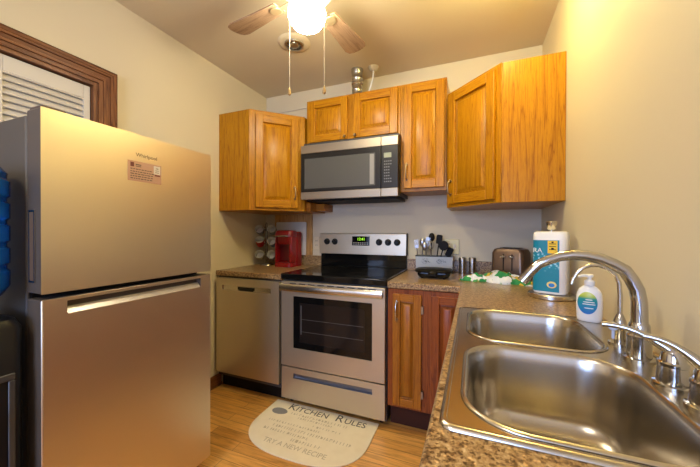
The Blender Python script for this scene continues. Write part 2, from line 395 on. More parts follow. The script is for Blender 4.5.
# --- base cabinets
YBC = 1.838
r = root('base_cabinet', (-.27, 2.1, 0), 'reddish oak base cabinet with one honey door, right of the stove', 'cabinet')
build('carcass', MB().box((-.486,YBC,.15),(-.036,YB-.002,.873)), red_v, r, bev=.002)
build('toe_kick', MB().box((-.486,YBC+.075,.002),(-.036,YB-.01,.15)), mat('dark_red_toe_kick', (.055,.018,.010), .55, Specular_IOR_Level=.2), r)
add_door(r, face_y(-.452,YBC-.001,.170), .172, .676, [brn_v, brn_h], (.026,.575,.105, nickel), hinges=(.177,(.09,.59)), st=.045)
add_door(r, face_y(-.224,YBC-.001,.170), .180, .676, [red_v, red_h], st=.045)
r = root('sink_base_cabinet', (.2, .6, 0), 'oak base cabinet run carrying the sink along the right wall', 'cabinet')
mb = MB(); XC = -.034
mb.box((XC,-.58,.10),(XC+.018,2.468,.873)).box((XC+.018,-.58,.10),(XR-.002,-.562,.873)).box((XC+.018,2.45,.10),(XR-.002,2.468,.873)).box((XC+.018,-.56,.10),(XR-.002,2.45,.118)).box((XR-.014,-.56,.118),(XR-.002,2.45,.873))
build('carcass', mb, red_v, r, bev=.002)
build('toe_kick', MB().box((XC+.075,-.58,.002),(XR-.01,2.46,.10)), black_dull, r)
for k in range(5):
    add_door(r, frame((XC-.001, 1.80-k*.475, .16), (0,-1,0), (0,0,1)), .44, .68, [red_v, red_h], (.03 if k%2 else .41,.58,.1, nickel))

# ================================================================== COUNTERTOPS
CT, CB = .915, .876
XCT = -.065; YCT = 1.826
r = root('countertop', (-1.57, 2.15, CB), 'short speckled brown countertop over the dishwasher', 'countertop')
build('slab', MB().box((XL+.001,YCT+.008,CB),(-1.264,YB-.001,CT)), lam, r, bev=.006, seg=3)
build('backsplash', MB().box((XL+.001,YB-.022,CT+.0005),(-1.264,YB-.001,1.005)), lam, r, bev=.003)
r = root('countertop', (.1, 1.4, CB), 'long L-shaped speckled brown countertop with the sink set in it', 'countertop')
mb = MB(); grid_solid(mb, [-.489, XCT, -.028, .392, XR-.001], [-.6, .503, 1.293, YCT, YB-.001], lambda i, j: (i >= 1 or j == 3) and not (i == 2 and j == 1), CB, CT)
build('slab', mb, lam, r, bev=.006, seg=3)
build('backsplash', MB().box((-.489,YB-.022,CT+.0005),(XR-.001,YB-.001,1.005)), lam, r, bev=.003)

# ================================================================== SINK
SX0, SX1, SY0, SY1 = -.050, .420, .492, 1.312
r = root('sink', (.18, .9, CT), 'stainless steel double bowl drop-in sink in the countertop', 'sink')
import bmesh
bm = bmesh.new(); zt = CT+.0045
def loop(pts):
    vs = [bm.verts.new(p) for p in pts]; return vs, [bm.edges.new((vs[i], vs[(i+1) % len(vs)])) for i in range(len(vs))]
bowl_far = (-.012, .928, .326, 1.282); bowl_near = (-.014, .514, .322, .888)
outer = rrect(SX0+.012, SY0+.012, SX1-.010, SY1-.010, .018, zt+.0012)
lf, ef = loop(rrect(*bowl_far, .085, zt+.0012, 8)); ln, en = loop(rrect(*bowl_near, .095, zt+.0012, 8)); lo, eo = loop(outer)
bmesh.ops.triangle_fill(bm, use_beauty=True, edges=ef+en+eo)
me = bpy.data.meshes.new('deck'); bmesh.ops.recalc_face_normals(bm, faces=bm.faces)
if sum(f.normal.z for f in bm.faces) < 0: bmesh.ops.reverse_faces(bm, faces=bm.faces)
dk = MB(); bm.verts.index_update(); dk.add([v.co[:] for v in bm.verts], [[v.index for v in f.verts] for f in bm.faces], 0, False); bm.free()
ro = lambda e, z, rr: rrect(SX0+e, SY0+e, SX1-e, SY1-e, rr, z)
dk.loft([ro(0,CT+.0008,.022), ro(.001,CT+.004,.021), ro(.004,CT+.0065,.020), ro(.008,CT+.0072,.020), ro(.0112,zt+.0020,.018),
         rrect(SX0+.012,SY0+.012,SX1-.010,SY1-.010,.018,zt+.0012)], 0, False, False)
build('deck', dk, sink_steel, r, bev=0)
for nm, (x0,y0,x1,y1), rad, dep in (('basin', bowl_far, .085, .15), ('basin', bowl_near, .095, .185)):
    b = MB(); rr = lambda e, z, q: rrect(x0+e, y0+e, x1-e, y1-e, q, z, 8)
    rings = [rr(-.006,zt+.0013,rad+.006), rr(-.003,zt+.0035,rad+.003), rr(0,zt+.0040,rad), rr(.003,zt+.002,rad-.003), rr(.006,zt-.006,rad-.006), rr(.010,zt-.03,rad-.008), rr(.018,zt-dep+.055,rad-.012)]
    for k in range(1, 7):
        a = R(90*k/6); rings.append(rr(.018+.05*(1-math.cos(a)), zt-dep+.055-.05*math.sin(a), max(.03, rad-.012-.03*(1-math.cos(a)))))
    cx, cy = (x0+x1)/2, (y0+y1)/2
    n = len(rings[0]); 
    rings.append([(cx+(p[0]-cx)*.6, cy+(p[1]-cy)*.6, zt-dep+.002) for p in rings[-1]])
    dr = []
    for p in rings[-1]:
        a = math.atan2(p[1]-cy, p[0]-cx); dr.append((cx+.056*math.cos(a), cy+.056*math.sin(a), zt-dep))
    rings.append(dr); b.loft(rings[::-1], 0, False, False)
    bo = build(nm, b, sink_steel, r)
    so = bo.modifiers.new('gauge', 'SOLIDIFY'); so.thickness = .0012; so.offset = -1
    d = MB().lathe([(.057,.001),(.052,.003),(.045,.001),(.040,-.010),(.038,-.022),(.001,-.023)], (cx,cy,zt-dep+.001), 28)
    for k in range(8): d.cyl((cx+.02*math.cos(k*.785),cy+.02*math.sin(k*.785),zt-dep-.021),(cx+.02*math.cos(k*.785),cy+.02*math.sin(k*.785),zt-dep-.0195),.004,8)
    build('drain', d, chrome, r)
ZD = zt + .0014

# --- faucet
fx, fy = .366, .926
r = root('faucet', (fx, fy, ZD), 'tall chrome gooseneck kitchen faucet arching over the sink', 'faucet')
b = MB().lathe([(.030,0),(.030,.005),(.0235,.007),(.0225,.050),(.0235,.051),(.0235,.057),(.0205,.060),(.0195,.082),(.0165,.088)], (fx,fy,ZD), 32)
build('faucet_base', b, chrome, r)
path = [(fx,fy,ZD+.08), (fx,fy,1.04)]; cx = .245; hw = fx-cx
arc = [(.3655,1.058),(.361,1.085),(.351,1.108),(.338,1.130),(.316,1.144),(.290,1.156),(.262,1.163),(.234,1.164),(.206,1.159),(.182,1.149),(.160,1.137),(.143,1.118),(.131,1.102)]
path += [(x, fy+.003*(fx-x)/.24, z) for x, z in arc]
rad = [.0165,.0155]+[.0152-.0032*min(1, k/10) for k in range(len(arc))]
b = MB().tube(path, rad, 18); e0 = Vector(path[-1]); dd = (Vector(path[-1])-Vector(path[-2])).normalized()
b.cyl(e0-dd*.001, e0+dd*.016, .0132, 18)
build('spout', b, chrome, r)
def lever(x, y, tip, top, label):
    r = root('lever_valve', (x,y,ZD), label, 'faucet valve')
    build('handle_base', MB().lathe([(.030,0),(.030,.005),(.0245,.007),(.0220,.040),(.0230,.041),(.0230,.046),(.0195,.049),(.0175,.062),(.013,top-ZD-.008),(.006,top-ZD)], (x,y,ZD), 28), chrome, r)
    p0 = Vector((x,y,top-.012)); p1 = Vector(tip); pts = []
    for k in range(9):
        t = k/8; p = p0.lerp(p1, t); p.z += .014*math.sin(math.pi*t*.9); pts.append(p)
    build('lever', MB().tube(pts, [.012,.0105,.009,.0075,.0065,.006,.0058,.006,.0064], 14), chrome, r)
lever(.364, .790, (.262,.822,1.018), 1.000, 'chrome lever handle beside the spout, its long lever reaching over the bowl')
lever(.372, .706, (.300,.742,1.022), .998, 'nearest chrome lever handle on the sink deck, at the right edge')
# small filtered water tap
gx, gy = .368, 1.035
r = root('water_filter_tap', (gx,gy,ZD), 'slim chrome filtered water tap behind the gooseneck faucet', 'tap')
build('tap_base', MB().lathe([(.025,0),(.025,.004),(.020,.005),(.0125,.006),(.0125,.040),(.016,.045),(.016,.056),(.009,.075),(.006,.082)], (gx,gy,ZD), 24), chrome, r)
k = [(.368,1.0),(.368,1.05),(.366,1.085),(.358,1.106),(.342,1.122),(.322,1.130),(.302,1.130),(.284,1.121),(.270,1.105),(.262,1.088),(.259,1.075)]
build('gooseneck', MB().tube([(x,gy-.0*(gx-x),z) for x, z in k], .0055, 12), nickel, r)
b = MB().cyl((gx-.012,gy-.012,ZD+.050),(gx-.024,gy-.024,ZD+.050),.006,12); b.cyl((gx-.020,gy-.020,ZD+.052),(gx-.026,gy-.028,ZD+.052),.0115,18); b.box((gx-.026,gy-.027,ZD+.018),(gx-.019,gy-.021,ZD+.050))
build('tap_lever', b, mat('pale_blue_lever', (.45,.52,.70), .3), r, bev=.003)

# ================================================================== REFRIGERATOR
FX = -1.24; FY0, FY1, FT = .520, 1.180, 1.606
r = root('refrigerator', (-1.54, .85, 0), 'tall stainless steel top-freezer refrigerator standing before the closet door', 'refrigerator')
build('cabinet_body', MB().box((-1.862,FY0+.004,.03),(-1.337,FY1-.004,FT-.012)), fridge_side, r, bev=.006)
build('door_gasket', MB().box((-1.3365,FY0+.012,.06),(-1.3225,FY1-.012,FT-.02)), black_dull, r)
SIDE = mat('brown_door_edge', (.10,.080,.062), .45, .2)
def steel_door(mb, z0, z1, hole=None):
    M = face_x(-1.322, FY0, z0); mb.M = M; W = FY1-FY0; H_ = z1-z0; T = FX+1.322
    if hole: panel_recess(mb, W, H_, T, hole, .026, 0, 1)
    else:
        vs = [(0,0,0),(W,0,0),(W,H_,0),(0,H_,0),(0,0,T),(W,0,T),(W,H_,T),(0,H_,T)]
        mb.add(vs, [(4,5,6,7)], 0); mb.add(vs, [(3,2,1,0),(0,1,5,4),(1,2,6,5),(2,3,7,6),(3,0,4,7)], 1)
    return mb
fd = steel_door(MB(), 1.022, FT)
build('freezer_door', fd, [steel_f, SIDE], r, bev=.006, seg=3)
ld = steel_door(MB(), .075, 1.004, (.066,.872,.598,.916))
for k_ in range(4,9): ld.m[k_] = 1
build('refrigerator_door', ld, [steel_f, SIDE], r, bev=.004, seg=3)
M = face_x(-1.322, FY0, .075)
lip = MB(); lip.M = M; lip.add([(.068,.8735,.0825),(.596,.8735,.0825),(.596,.895,.064),(.068,.895,.064),(.068,.8725,.0825),(.596,.8725,.0825),(.596,.8728,.060),(.068,.8728,.060)],
    [(0,1,2,3),(7,6,5,4),(0,4,5,1),(3,2,6,7),(0,3,7,4),(1,5,6,2)])
build('handle_lip', lip, mat('pale_handle_lip', (.42,.37,.30), .3, .3), r)
sd = MB(); sd.M = frame((-1.304, FY0-.0012, 1.058), (1,0,0), (0,0,1))
for a, b in (((0,0,0),(.034,.006,.002)), ((0,.222,0),(.034,.228,.002)), ((0,.006,0),(.005,.222,.002)), ((.029,.006,0),(.034,.222,.002))): sd.box(a, b)
build('side_grip', sd, nickel, r)
gi = MB(); gi.M = frame((-1.299, FY0-.0008, 1.064), (1,0,0), (0,0,1)); gi.box((.0,0,0),(.024,.216,.0012)); build('grip_pocket', gi, mat('brown_grip_pocket', (.11,.07,.045), .5), r)
build('hinge_cover', MB().box((-1.335,FY0+.012,FT-.013),(-1.262,FY0+.075,FT+.014)), mat('brown_hinge_cover', (.10,.065,.045), .5), r, bev=.004)
tx = MB(); text_mb(tx, 'Whirlpool', .021, face_x(FX+.0006, .851, 1.524), 0, .0003)
build('logo', tx, mat('logo_grey', (.16,.13,.09), .4), r)
# energy sticker with its blocks
st = MB(); st.M = face_x(FX+.0002, .776, 1.419); st.box((0,0,0),(.137,.079,.0006)); so = build('sticker', st, mat('brown_sticker', (.46,.27,.17), .5), r)
q = MB(); q.M = face_x(FX+.0008, .776, 1.419)
for (a0,b0,a1,b1,mi) in ((.010,.056,.024,.073,0),(.030,.064,.052,.068,1),(.030,.058,.052,.061,1),(.104,.040,.132,.074,2),(.110,.046,.126,.049,1),(.110,.054,.126,.057,1),(.112,.062,.124,.066,1),(.108,.032,.132,.038,0)): q.box((a0,b0,0),(a1,b1,.0004),mi)
for b0 in (.046,.036,.027,.018,.009):
    a = .010
    while a < .095: l = random.uniform(.005,.014); q.box((a,b0,0),(a+l,b0+.0035,.0004), 1); a += l+.003
build('sticker_print', q, [mat('sticker_dark_red', (.14,.03,.02), .5), mat('sticker_ink', (.10,.07,.045), .5), mat('sticker_white', (.62,.56,.46), .5)], r)
for y in (FY0+.05, FY1-.05):
    for x in (-1.80,-1.37): build('foot', MB().cyl((x,y,.0),(x,y,.032),.018,12), black_pl, r)
build('base_grille', MB().box((-1.335,FY0+.02,.03),(-1.31,FY1-.02,.072)), black_pl, r)

# ================================================================== WATER COOLER
wx, wy = -1.43, .345
r = root('water_cooler', (wx,wy,0), 'black water dispenser beside the refrigerator, at the left edge', 'water dispenser')
cab = MB().loft([rrect(wx-.155,wy-.150,wx+.165,wy+.150,.030,z) for z in (.0,.93)] + [rrect(wx-.150,wy-.145,wx+.155,wy+.142,.040,.955), rrect(wx-.12,wy-.115,wx+.12,wy+.115,.05,.968)])
build('housing', cab, mat('satin_black_cooler', (.008,.008,.009), .32, Specular_IOR_Level=.35), r)
fp = MB(); fp.M = face_x(wx+.1655, wy-.125, .20); fp.box((0,0,0),(.25,.018,.006)); fp.box((0,.58,0),(.25,.60,.006)); fp.box((0,.018,0),(.015,.58,.006)); fp.box((.235,.018,0),(.25,.58,.006))
build('front_bezel', fp, mat('worn_black_plastic', (.05,.048,.046), .3), r, bev=.004)
build('tap', MB().cyl((wx+.165,wy,.70),(wx+.20,wy,.70),.012,12).cyl((wx+.195,wy,.66),(wx+.195,wy,.715),.009,12), mat('blue_tap', (.02,.1,.5), .4), r)
blue = mat('translucent_blue_bottle', (.015,.16,.55), .12); blue.node_tree.nodes['Principled BSDF'].inputs['Transmission Weight'].default_value = .35; blue.node_tree.nodes['Principled BSDF'].inputs['IOR'].default_value = 1.33
prof = [(.03,.969),(.035,.99),(.08,1.005),(.118,1.02),(.130,1.04)]
for z0 in (1.05,1.12,1.19,1.26,1.33): prof += [(.135,z0),(.135,z0+.045),(.128,z0+.052),(.128,z0+.062)]
prof += [(.130,1.40),(.115,1.42),(.06,1.43)]
bt = build('water_bottle', MB().lathe([(rr, z-.967) for rr, z in prof], (wx+.012,wy+.030,.967), 32), blue); tag(rebase(bt), 'ribbed blue water bottle upside down on the black dispenser', 'water bottle')

# ================================================================== DISHWASHER
r = root('dishwasher', (-1.56, 2.1, 0), 'stainless steel dishwasher under the short countertop', 'dishwasher')
build('tub', MB().box((-1.853,1.845,.10),(-1.272,YB-.01,.870)), dark_grey, r)
p = MB(); p.M = face_y(-1.848, 1.842, .136); panel_recess(p, .578, .728, .030, (.060,.640,.510,.676), .008, 0, 1)
build('door_panel', p, [steel_x, nickel], r, bev=.003)
hp = MB(); hp.M = face_y(-1.848, 1.842, .136)
hp.loft([[(.205+.155*(t/12), .648+.016*math.sin(math.pi*t/12)*(-1), .0240) for t in range(13)] + [(.205+.155*(t/12), .668, .0240) for t in range(12,-1,-1)],
         [(.205+.155*(t/12), .648+.016*math.sin(math.pi*t/12)*(-1), .0225) for t in range(13)] + [(.205+.155*(t/12), .668, .0225) for t in range(12,-1,-1)]][::-1], smooth=False)
build('handle_pocket', hp, black_gloss, r)
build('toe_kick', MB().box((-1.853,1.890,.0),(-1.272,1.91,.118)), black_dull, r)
build('top_gap_strip', MB().box((-1.853,1.852,.8702),(-1.272,1.87,.8755)), black_dull, r)

# ================================================================== STOVE
SXa, SXb = -1.262, -.491; SW = SXb-SXa
r = root('stove', (-.876, 2.13, 0), 'stainless steel electric range with black glass cooktop', 'stove')
build('oven_body', MB().box((SXa+.004,1.862,.03),(SXb-.004,YB-.012,.885)), dark_grey, r)
for x in (SXa+.05, SXb-.05):
    for y in (1.90, 2.40): build('foot', MB().cyl((x,y,0),(x,y,.032),.015,12), black_pl, r)
build('cooktop', MB().box((SXa,1.822,.884),(SXb,2.445,.926)), black_gloss, r, bev=.005, seg=3)
ring = mat('burner_marking', (.16,.16,.16), .25)
def annulus(mb, cx, cy, r0, r1, z, n=40):
    vs = []; fs = []
    for i in range(n):
        a = 2*math.pi*i/n; vs += [(cx+r0*math.cos(a),cy+r0*math.sin(a),z),(cx+r1*math.cos(a),cy+r1*math.sin(a),z)]
        j = (i+1) % n; fs.append((2*i,2*i+1,2*j+1,2*j))
    mb.add(vs, fs)
for cx, cy, q in ((-1.06,1.99,.085),(-.70,1.99,.115),(-1.06,2.27,.105),(-.70,2.27,.078)): rb = MB(); annulus(rb, cx, cy, q-.003, q, .9266); annulus(rb, cx, cy, q*.62-.002, q*.62, .9266); build('burner_ring', rb, ring, r)
build('backguard_riser', MB().box((SXa+.003,2.440,.9265),(SXb-.003,YB-.002,1.032)), black_gloss, r, bev=.003)
cp = MB().prism([(2.412,1.030),(YB-.002,1.030),(YB-.002,1.208),(2.428,1.208),(2.422,1.204)], SXa, SXb)
cp2 = MB(); cp2.v = [(z, x, y) for x, y, z in cp.v]; cp2.f = cp.f; cp2.m = cp.m; cp2.s = cp.s
build('control_panel', cp2, steel_x, r, bev=.003)
build('panel_end_cap', MB().box((SXb-.0005,2.415,1.03),(SXb+.004,YB-.003,1.209)), black_pl, r)
slope = math.atan2(.010, .178); PM = lambda x, z: frame((x, 2.412+(z-1.03)*.056, z), (1,0,0), (0,.056,1))
for x in (-1.190,-1.115,-.716,-.640,-.565):
    k = MB(); k.M = PM(x, 1.135); k.loft([[(rr*math.cos(2*math.pi*i/28), rr*math.sin(2*math.pi*i/28), c) for i in range(28)] for rr, c in ((.027,.0003),(.027,.004),(.021,.006),(.019,.026),(.016,.029))])
    k.box((-.004,-.018,.026),(.004,.018,.034)); build('knob', k, black_pl, r)
dp = MB(); dp.M = PM(-.953, 1.105); dp.box((0,0,-.001),(.155,.078,.003)); do = build('display', dp, black_gloss, r)
dg = MB(); text_mb(dg, '12:41', .032, PM(-.873, 1.158) @ Matrix.Translation((0,0,.0035)), 0, .0004); build('digits', dg, lcd_green, do)
db = MB(); db.M = PM(-.953, 1.105)
for i in range(7):
    for j in range(2): db.box((.010+.020*i,.008+.012*j,.003),(.023+.020*i,.014+.012*j,.0036))
build('buttons', db, mat('button_grey', (.35,.34,.32), .4), do)
# oven door
od = MB(); od.M = face_y(SXa+.008, 1.858, .282); panel_recess(od, SW-.016, .592, .040, (.098,.130,.672,.492), .006)
build('oven_door', od, steel_x, r, bev=.004)
vent = MB(); vent.M = face_y(SXa+.03, 1.8175, .858)
for i in range(9): vent.box((.05+.072*i,0,0),(.10+.072*i,.005,.0012))
build('vent_slots', vent, black_dull, r)
wb = MB(); wb.M = face_y(SXa+.106, 1.858, .412)
M0 = wb.M
og = MB(); og.M = M0; og.box((.001,.001,.033),(.573,.361,.0365)); wo = build('window', og, black_gloss, r)
ow = MB(); ow.M = M0
ow.box((.050,.045,.0366),(.525,.318,.0370)); build('window_screen', ow, mat('oven_dark_glass', (.016,.012,.010), .08, Specular_IOR_Level=.3), wo)
rk = MB(); rk.M = M0
for b in (.120,.205): rk.box((.06,b,.0371),(.515,b+.0025,.0374))
rk.box((.058,.10,.0371),(.066,.30,.0374)); build('rack_glint', rk, mat('rack_metal', (.10,.095,.09), .4), wo)
hb = MB(); pts = []
for t in range(17):
    u = t/16; x = SXa+.018+(SW-.036)*u; pts.append((x, 1.790-.014*math.sin(math.pi*u), .836))
rings = []
for x, y, z in pts:
    rings.append([(x, y+.012*math.cos(2*math.pi*k/14), z+.025*math.sin(2*math.pi*k/14)) for k in range(14)])
hb.loft(rings); 
for x in (SXa+.032, SXb-.032): hb.box((x-.014,1.790,.820),(x+.014,1.8185,.852))
build('handle', hb, nickel, r)
dr = MB(); dr.M = face_y(SXa+.008, 1.858, .050); panel_recess(dr, SW-.016, .224, .036, (.098,.150,.672,.184), .020, 0, 1)
build('drawer', dr, [steel_x, mat('drawer_pull_grey', (.20,.21,.25), .3, .8)], r, bev=.003)

# ================================================================== MICROWAVE
MX0, MX1, MY, MZ0, MZ1 = -1.264, -.487, 2.096, 1.472, 1.895
mw_steel = steel('microwave_steel', (.36,.30,.22), .40, 'x', .9)
r = root('microwave', (-.876, 2.29, MZ0), 'stainless steel over-the-range microwave above the stove', 'microwave')
build('housing', MB().box((MX0+.004,MY+.042,MZ0+.012),(MX1-.004,YB-.002,1.9215)), dark_grey, r, bev=.003)
build('underside_vent', MB().box((MX0+.02,MY+.05,MZ0-.012),(MX1-.02,YB-.03,MZ0+.0118)), black_dull, r, bev=.004)
SPX = -.609
build('steel_band', MB().box((MX0,MY,1.831),(SPX-.0015,MY+.041,MZ1)), mw_steel, r, bev=.002, label='upper stainless band')
build('steel_band', MB().box((SPX+.0015,MY,1.831),(MX1,MY+.041,MZ1)), mw_steel, r, bev=.002, label='upper stainless band over the keypad')
build('steel_band', MB().box((MX0,MY,MZ0),(SPX-.0015,MY+.041,1.530)), mw_steel, r, bev=.002, label='lower stainless band')
build('steel_band', MB().box((SPX+.0015,MY,MZ0),(MX1,MY+.041,1.530)), mw_steel, r, bev=.002, label='lower stainless band under the keypad')
dd_ = MB(); dd_.M = face_y(MX0, MY+.041, 1.531); panel_recess(dd_, SPX-.0015-MX0, .299, .040, (.030,.024,.612,.260), .003)
do = build('door', dd_, frame_grey, r, bev=.002)
w_ = MB(); w_.M = face_y(MX0+.030, MY+.041, 1.555); w_.box((.001,.001,.034),(.581,.235,.0375)); build('window', w_, window_grey, do)
l_ = MB(); l_.M = face_y(MX0+.030, MY+.041, 1.555); l_.box((.540,.010,.0376),(.572,.226,.0380)); build('window_edge', l_, mat('pale_window_edge', (.28,.27,.25), .3), do)
kp = MB().box((SPX+.0015,MY+.001,1.531),(MX1,MY+.041,1.830)); ko = build('keypad', kp, frame_grey, r, bev=.002)
kd = MB(); kd.M = face_y(-.588, MY+.001, 1.745); kd.box((0,0,0),(.054,.034,.001)); build('display', kd, lcd_pale, ko)
kb = MB(); kb.M = face_y(-.588, MY+.001, 1.560)
for j in range(8):
    for i in range(4 if j in (0,1,6,7) else 3): kb.box((.003+.0145*i,.012+.0205*j,0),(.011+.0145*i,.020+.0205*j,.0008))
build('keys', kb, mat('key_print', (.20,.20,.20), .4), ko)

# ================================================================== DUCT, CABLE, WALL ITEMS
px, py = -.868, 2.300; r = root('vent_duct', (px,py,UT2), 'short galvanised metal duct rising from the cabinet top to the ceiling', 'duct')
galv = mat('galvanised_metal', (.50,.49,.45), .28, 1)
build('lower_pipe', MB().lathe([(.041,.0005),(.041,.030),(.043,.034),(.041,.038),(.041,.070),(.043,.074),(.041,.078),(.041,.120)], (px,py,UT2), 28), galv, r)
build('clamp_band', MB().lathe([(.0415,.112),(.046,.114),(.046,.128),(.0415,.130)], (px,py,UT2), 28).box((px+.044,py-.02,UT2+.114),(px+.056,py-.004,UT2+.128)), nickel, r)
build('upper_pipe', MB().lathe([(.044,.131),(.044,.16),(.047,.165),(.044,.17),(.044,.205),(.047,.21),(.047,ZC-UT2-.001)], (px,py,UT2), 28), galv, r)
r = root('power_cable', (-.745,2.30,UT2), 'white cable hanging from a ceiling rose beside the metal duct', 'cable')
build('ceiling_rose', MB().lathe([(.018,-.030),(.034,-.016),(.042,-.0006)], (-.735,2.31,ZC), 24), mat('beige_rose', (.60,.52,.40), .5), r)
build('cord', MB().tube([(-.735,2.31,2.492),(-.737,2.312,2.46),(-.745,2.315,2.42),(-.762,2.32,2.37),(-.782,2.325,2.33),(-.795,2.33,2.283)], .006, 10), white_pl, r)
w0 = build('cord', MB().tube([(-1.73,YB-.006,2.357),(-1.58,YB-.006,2.356),(-1.42,YB-.006,2.360),(-1.272,YB-.006,2.362)], .005, 8), mat('cream_cord', (.66,.58,.44), .5)); tag(rebase(w0), 'thin cream cord running along the back wall above the corner cabinet', 'cord')
def outlet(x, z, gangs, label, plate, w1=.07, h1=.115):
    r = root('wall_outlet' if gangs == 1 else 'switch_plate', (x, YB-.003, z-h1/2), label, 'outlet' if gangs == 1 else 'switch plate')
    W = w1*(1 if gangs == 1 else 1.57)
    build('cover_plate', MB().box((x-W/2,YB-.007,z-h1/2),(x+W/2,YB-.001,z+h1/2)), plate, r, bev=.002)
    for g in range(gangs):
        cx = x + (g-(gangs-1)/2)*.046
        if g == 0:
            for dz in (-.02,.02):
                s = MB().box((cx-.015,YB-.0095,z+dz-.014),(cx+.015,YB-.0071,z+dz+.014)); s2 = build('socket', s, ivory, r, bev=.001)
                build('slots', MB().box((cx-.008,YB-.0105,z+dz-.005),(cx-.005,YB-.0096,z+dz+.006)).box((cx+.005,YB-.0105,z+dz-.005),(cx+.008,YB-.0096,z+dz+.006)), black_dull, s2)
        else:
            build('toggle', MB().box((cx-.010,YB-.010,z-.018),(cx+.010,YB-.0071,z+.018)).box((cx-.005,YB-.018,z-.002),(cx+.005,YB-.0101,z+.010)), ivory, r, bev=.001)
outlet(-1.318, 1.118, 1, 'small wall outlet between the wooden board and the stove', ivory, .055)
outlet(-.153, 1.108, 2, 'gold-tinted double plate with outlet and switch on the back wall', gold_plate)
# plain wooden board on the wall with a white cutting board leaning in front
bd = build('wooden_board', MB().box((-1.762,YB-.020,1.0065),(-1.360,YB-.002,1.380)), pine, bev=.002); tag(rebase(bd), 'plain pine board standing on the backsplash behind the coffee maker', 'board')
bs = build('wooden_rail', MB().box((-1.30,YB-.05,1.418),(-1.265,YB-.001,1.470)).box((-1.72,YB-.02,1.3805),(-1.275,YB-.001,1.3835)) if False else MB().box((-1.2745,2.20,1.385),(-1.235,YB-.001,1.455)).box((-1.235,2.30,1.395),(-1.16,YB-.001,1.455)), brn_h, bev=.002); tag(rebase(bs), 'short brown wooden block at the wall below the microwave', 'wood block')
cb = MB(); cb.M = frame((-1.735,YB-.034,1.0065), (1,0,0), (0,.022,1)); cb.loft([rrect(0,0,.325,.302,.012,z,4) for z in (0,.009)], smooth=False)
o = build('cutting_board', cb, mat('white_board', (.66,.63,.56), .5), bev=.001); tag(rebase(o), 'white cutting board leaning on the pine board behind the coffee maker', 'cutting board')

# ================================================================== COFFEE MAKER
kx, ky = -1.524, 2.318
r = root('coffee_maker', (kx,ky,CT), 'glossy red single-cup coffee maker on the short countertop', 'coffee maker', rz=0)
W, D, H_ = .178, .190, .318; x0, x1, y0, y1 = kx-W/2, kx+W/2, ky-D/2, ky+D/2
col_r = lambda z, e=0: rrect(x0+e, y0+.085, x1-e, y1-e, .022, z)
build('rear_column', MB().loft([col_r(CT+.0005), col_r(CT+.29), col_r(CT+.306,.006)]), red_gloss, r)
build('drip_base', MB().loft([rrect(x0+.002,y0-.004,x1-.002,y0+.10,.03,z) for z in (CT+.0005,CT+.030)]+[rrect(x0+.006,y0,x1-.006,y0+.10,.028,CT+.036)]), red_gloss, r)
build('drip_tray', MB().loft([rrect(x0+.022,y0+.008,x1-.022,y0+.080,.02,z) for z in (CT+.0362,CT+.040)]), red_dark, r)
build('brew_head', MB().loft([rrect(x0+.03,y0+.02,x1-.03,y0+.10,.022,CT+.195), rrect(x0+.024,y0+.010,x1-.024,y0+.10,.026,CT+.215), rrect(x0+.02,y0+.004,x1-.02,y0+.11,.03,CT+.262)]), red_gloss, r)
build('lid', MB().loft([rrect(x0,y0-.002,x1,y0+.115,.035,CT+.263), rrect(x0,y0-.002,x1,y0+.115,.035,CT+.290), rrect(x0+.008,y0+.008,x1-.008,y0+.115,.034,CT+.312), rrect(x0+.02,y0+.02,x1-.02,y0+.11,.03,CT+.318)]), red_dark, r)
ha = MB(); pts = [(kx-.062+.124*t/12, y0-.006-.014*math.sin(math.pi*t/12), CT+.268) for t in range(13)]; ha.tube(pts, .0065, 10)
build('lid_handle', ha, nickel, r)
build('side_wall', MB().box((x0+.002,y0+.016,CT+.037),(x0+.014,y0+.0845,CT+.262)), red_gloss, r, bev=.004)
build('side_wall', MB().box((x1-.030,y0+.010,CT+.037),(x1-.002,y0+.0845,CT+.262)), red_gloss, r, bev=.006)
build('cup_opening_panel', MB().box((x0+.014,y0+.0822,CT+.045),(x1-.014,y0+.0848,CT+.194)), mat('deep_red_panel', (.14,.006,.008), .3), r)

# ================================================================== MUG RACK AND MUGS
rx, ry = -1.745, 2.300
r = root('mug_rack', (rx,ry,CT), 'chrome mug tree holding six mugs beside the coffee maker', 'mug rack')
build('base_ring', MB().tube([(rx+.06*math.cos(a*math.pi/12), ry+.06*math.sin(a*math.pi/12), CT+.0045) for a in range(25)], .004, 8).tube([(rx-.06,ry,CT+.0045),(rx+.06,ry,CT+.0045)], .0035, 8), chrome, r)
build('pole', MB().tube([(rx-.008,ry,CT+.004),(rx-.008,ry,CT+.375),(rx,ry,CT+.385),(rx+.008,ry,CT+.375),(rx+.008,ry,CT+.004)], .004, 8), chrome, r)
MZ = [1.232,1.122,1.003]
for z in MZ:
    for s in (-1,1):
        build('hook', MB().tube([(rx+s*.008,ry,z+.028),(rx+s*.030,ry-.006,z+.022),(rx+s*.045,ry-.008,z+.026)], .003, 8), chrome, r)
def mug_mesh(ext, inn):
    mb = MB(); ring = lambda rr, c: [(rr*math.cos(2*math.pi*i/24), rr*math.sin(2*math.pi*i/24), c) for i in range(24)]
    mb.loft([ring(.026,0),(ring(.034,.004)),ring(.037,.02),ring(.038,.075)], 0, True, False)
    mb.loft([ring(.038,.075),ring(.0385,.079),ring(.0355,.080),ring(.0345,.074),ring(.031,.012),ring(.002,.009)], 1, False, True)
    return mb
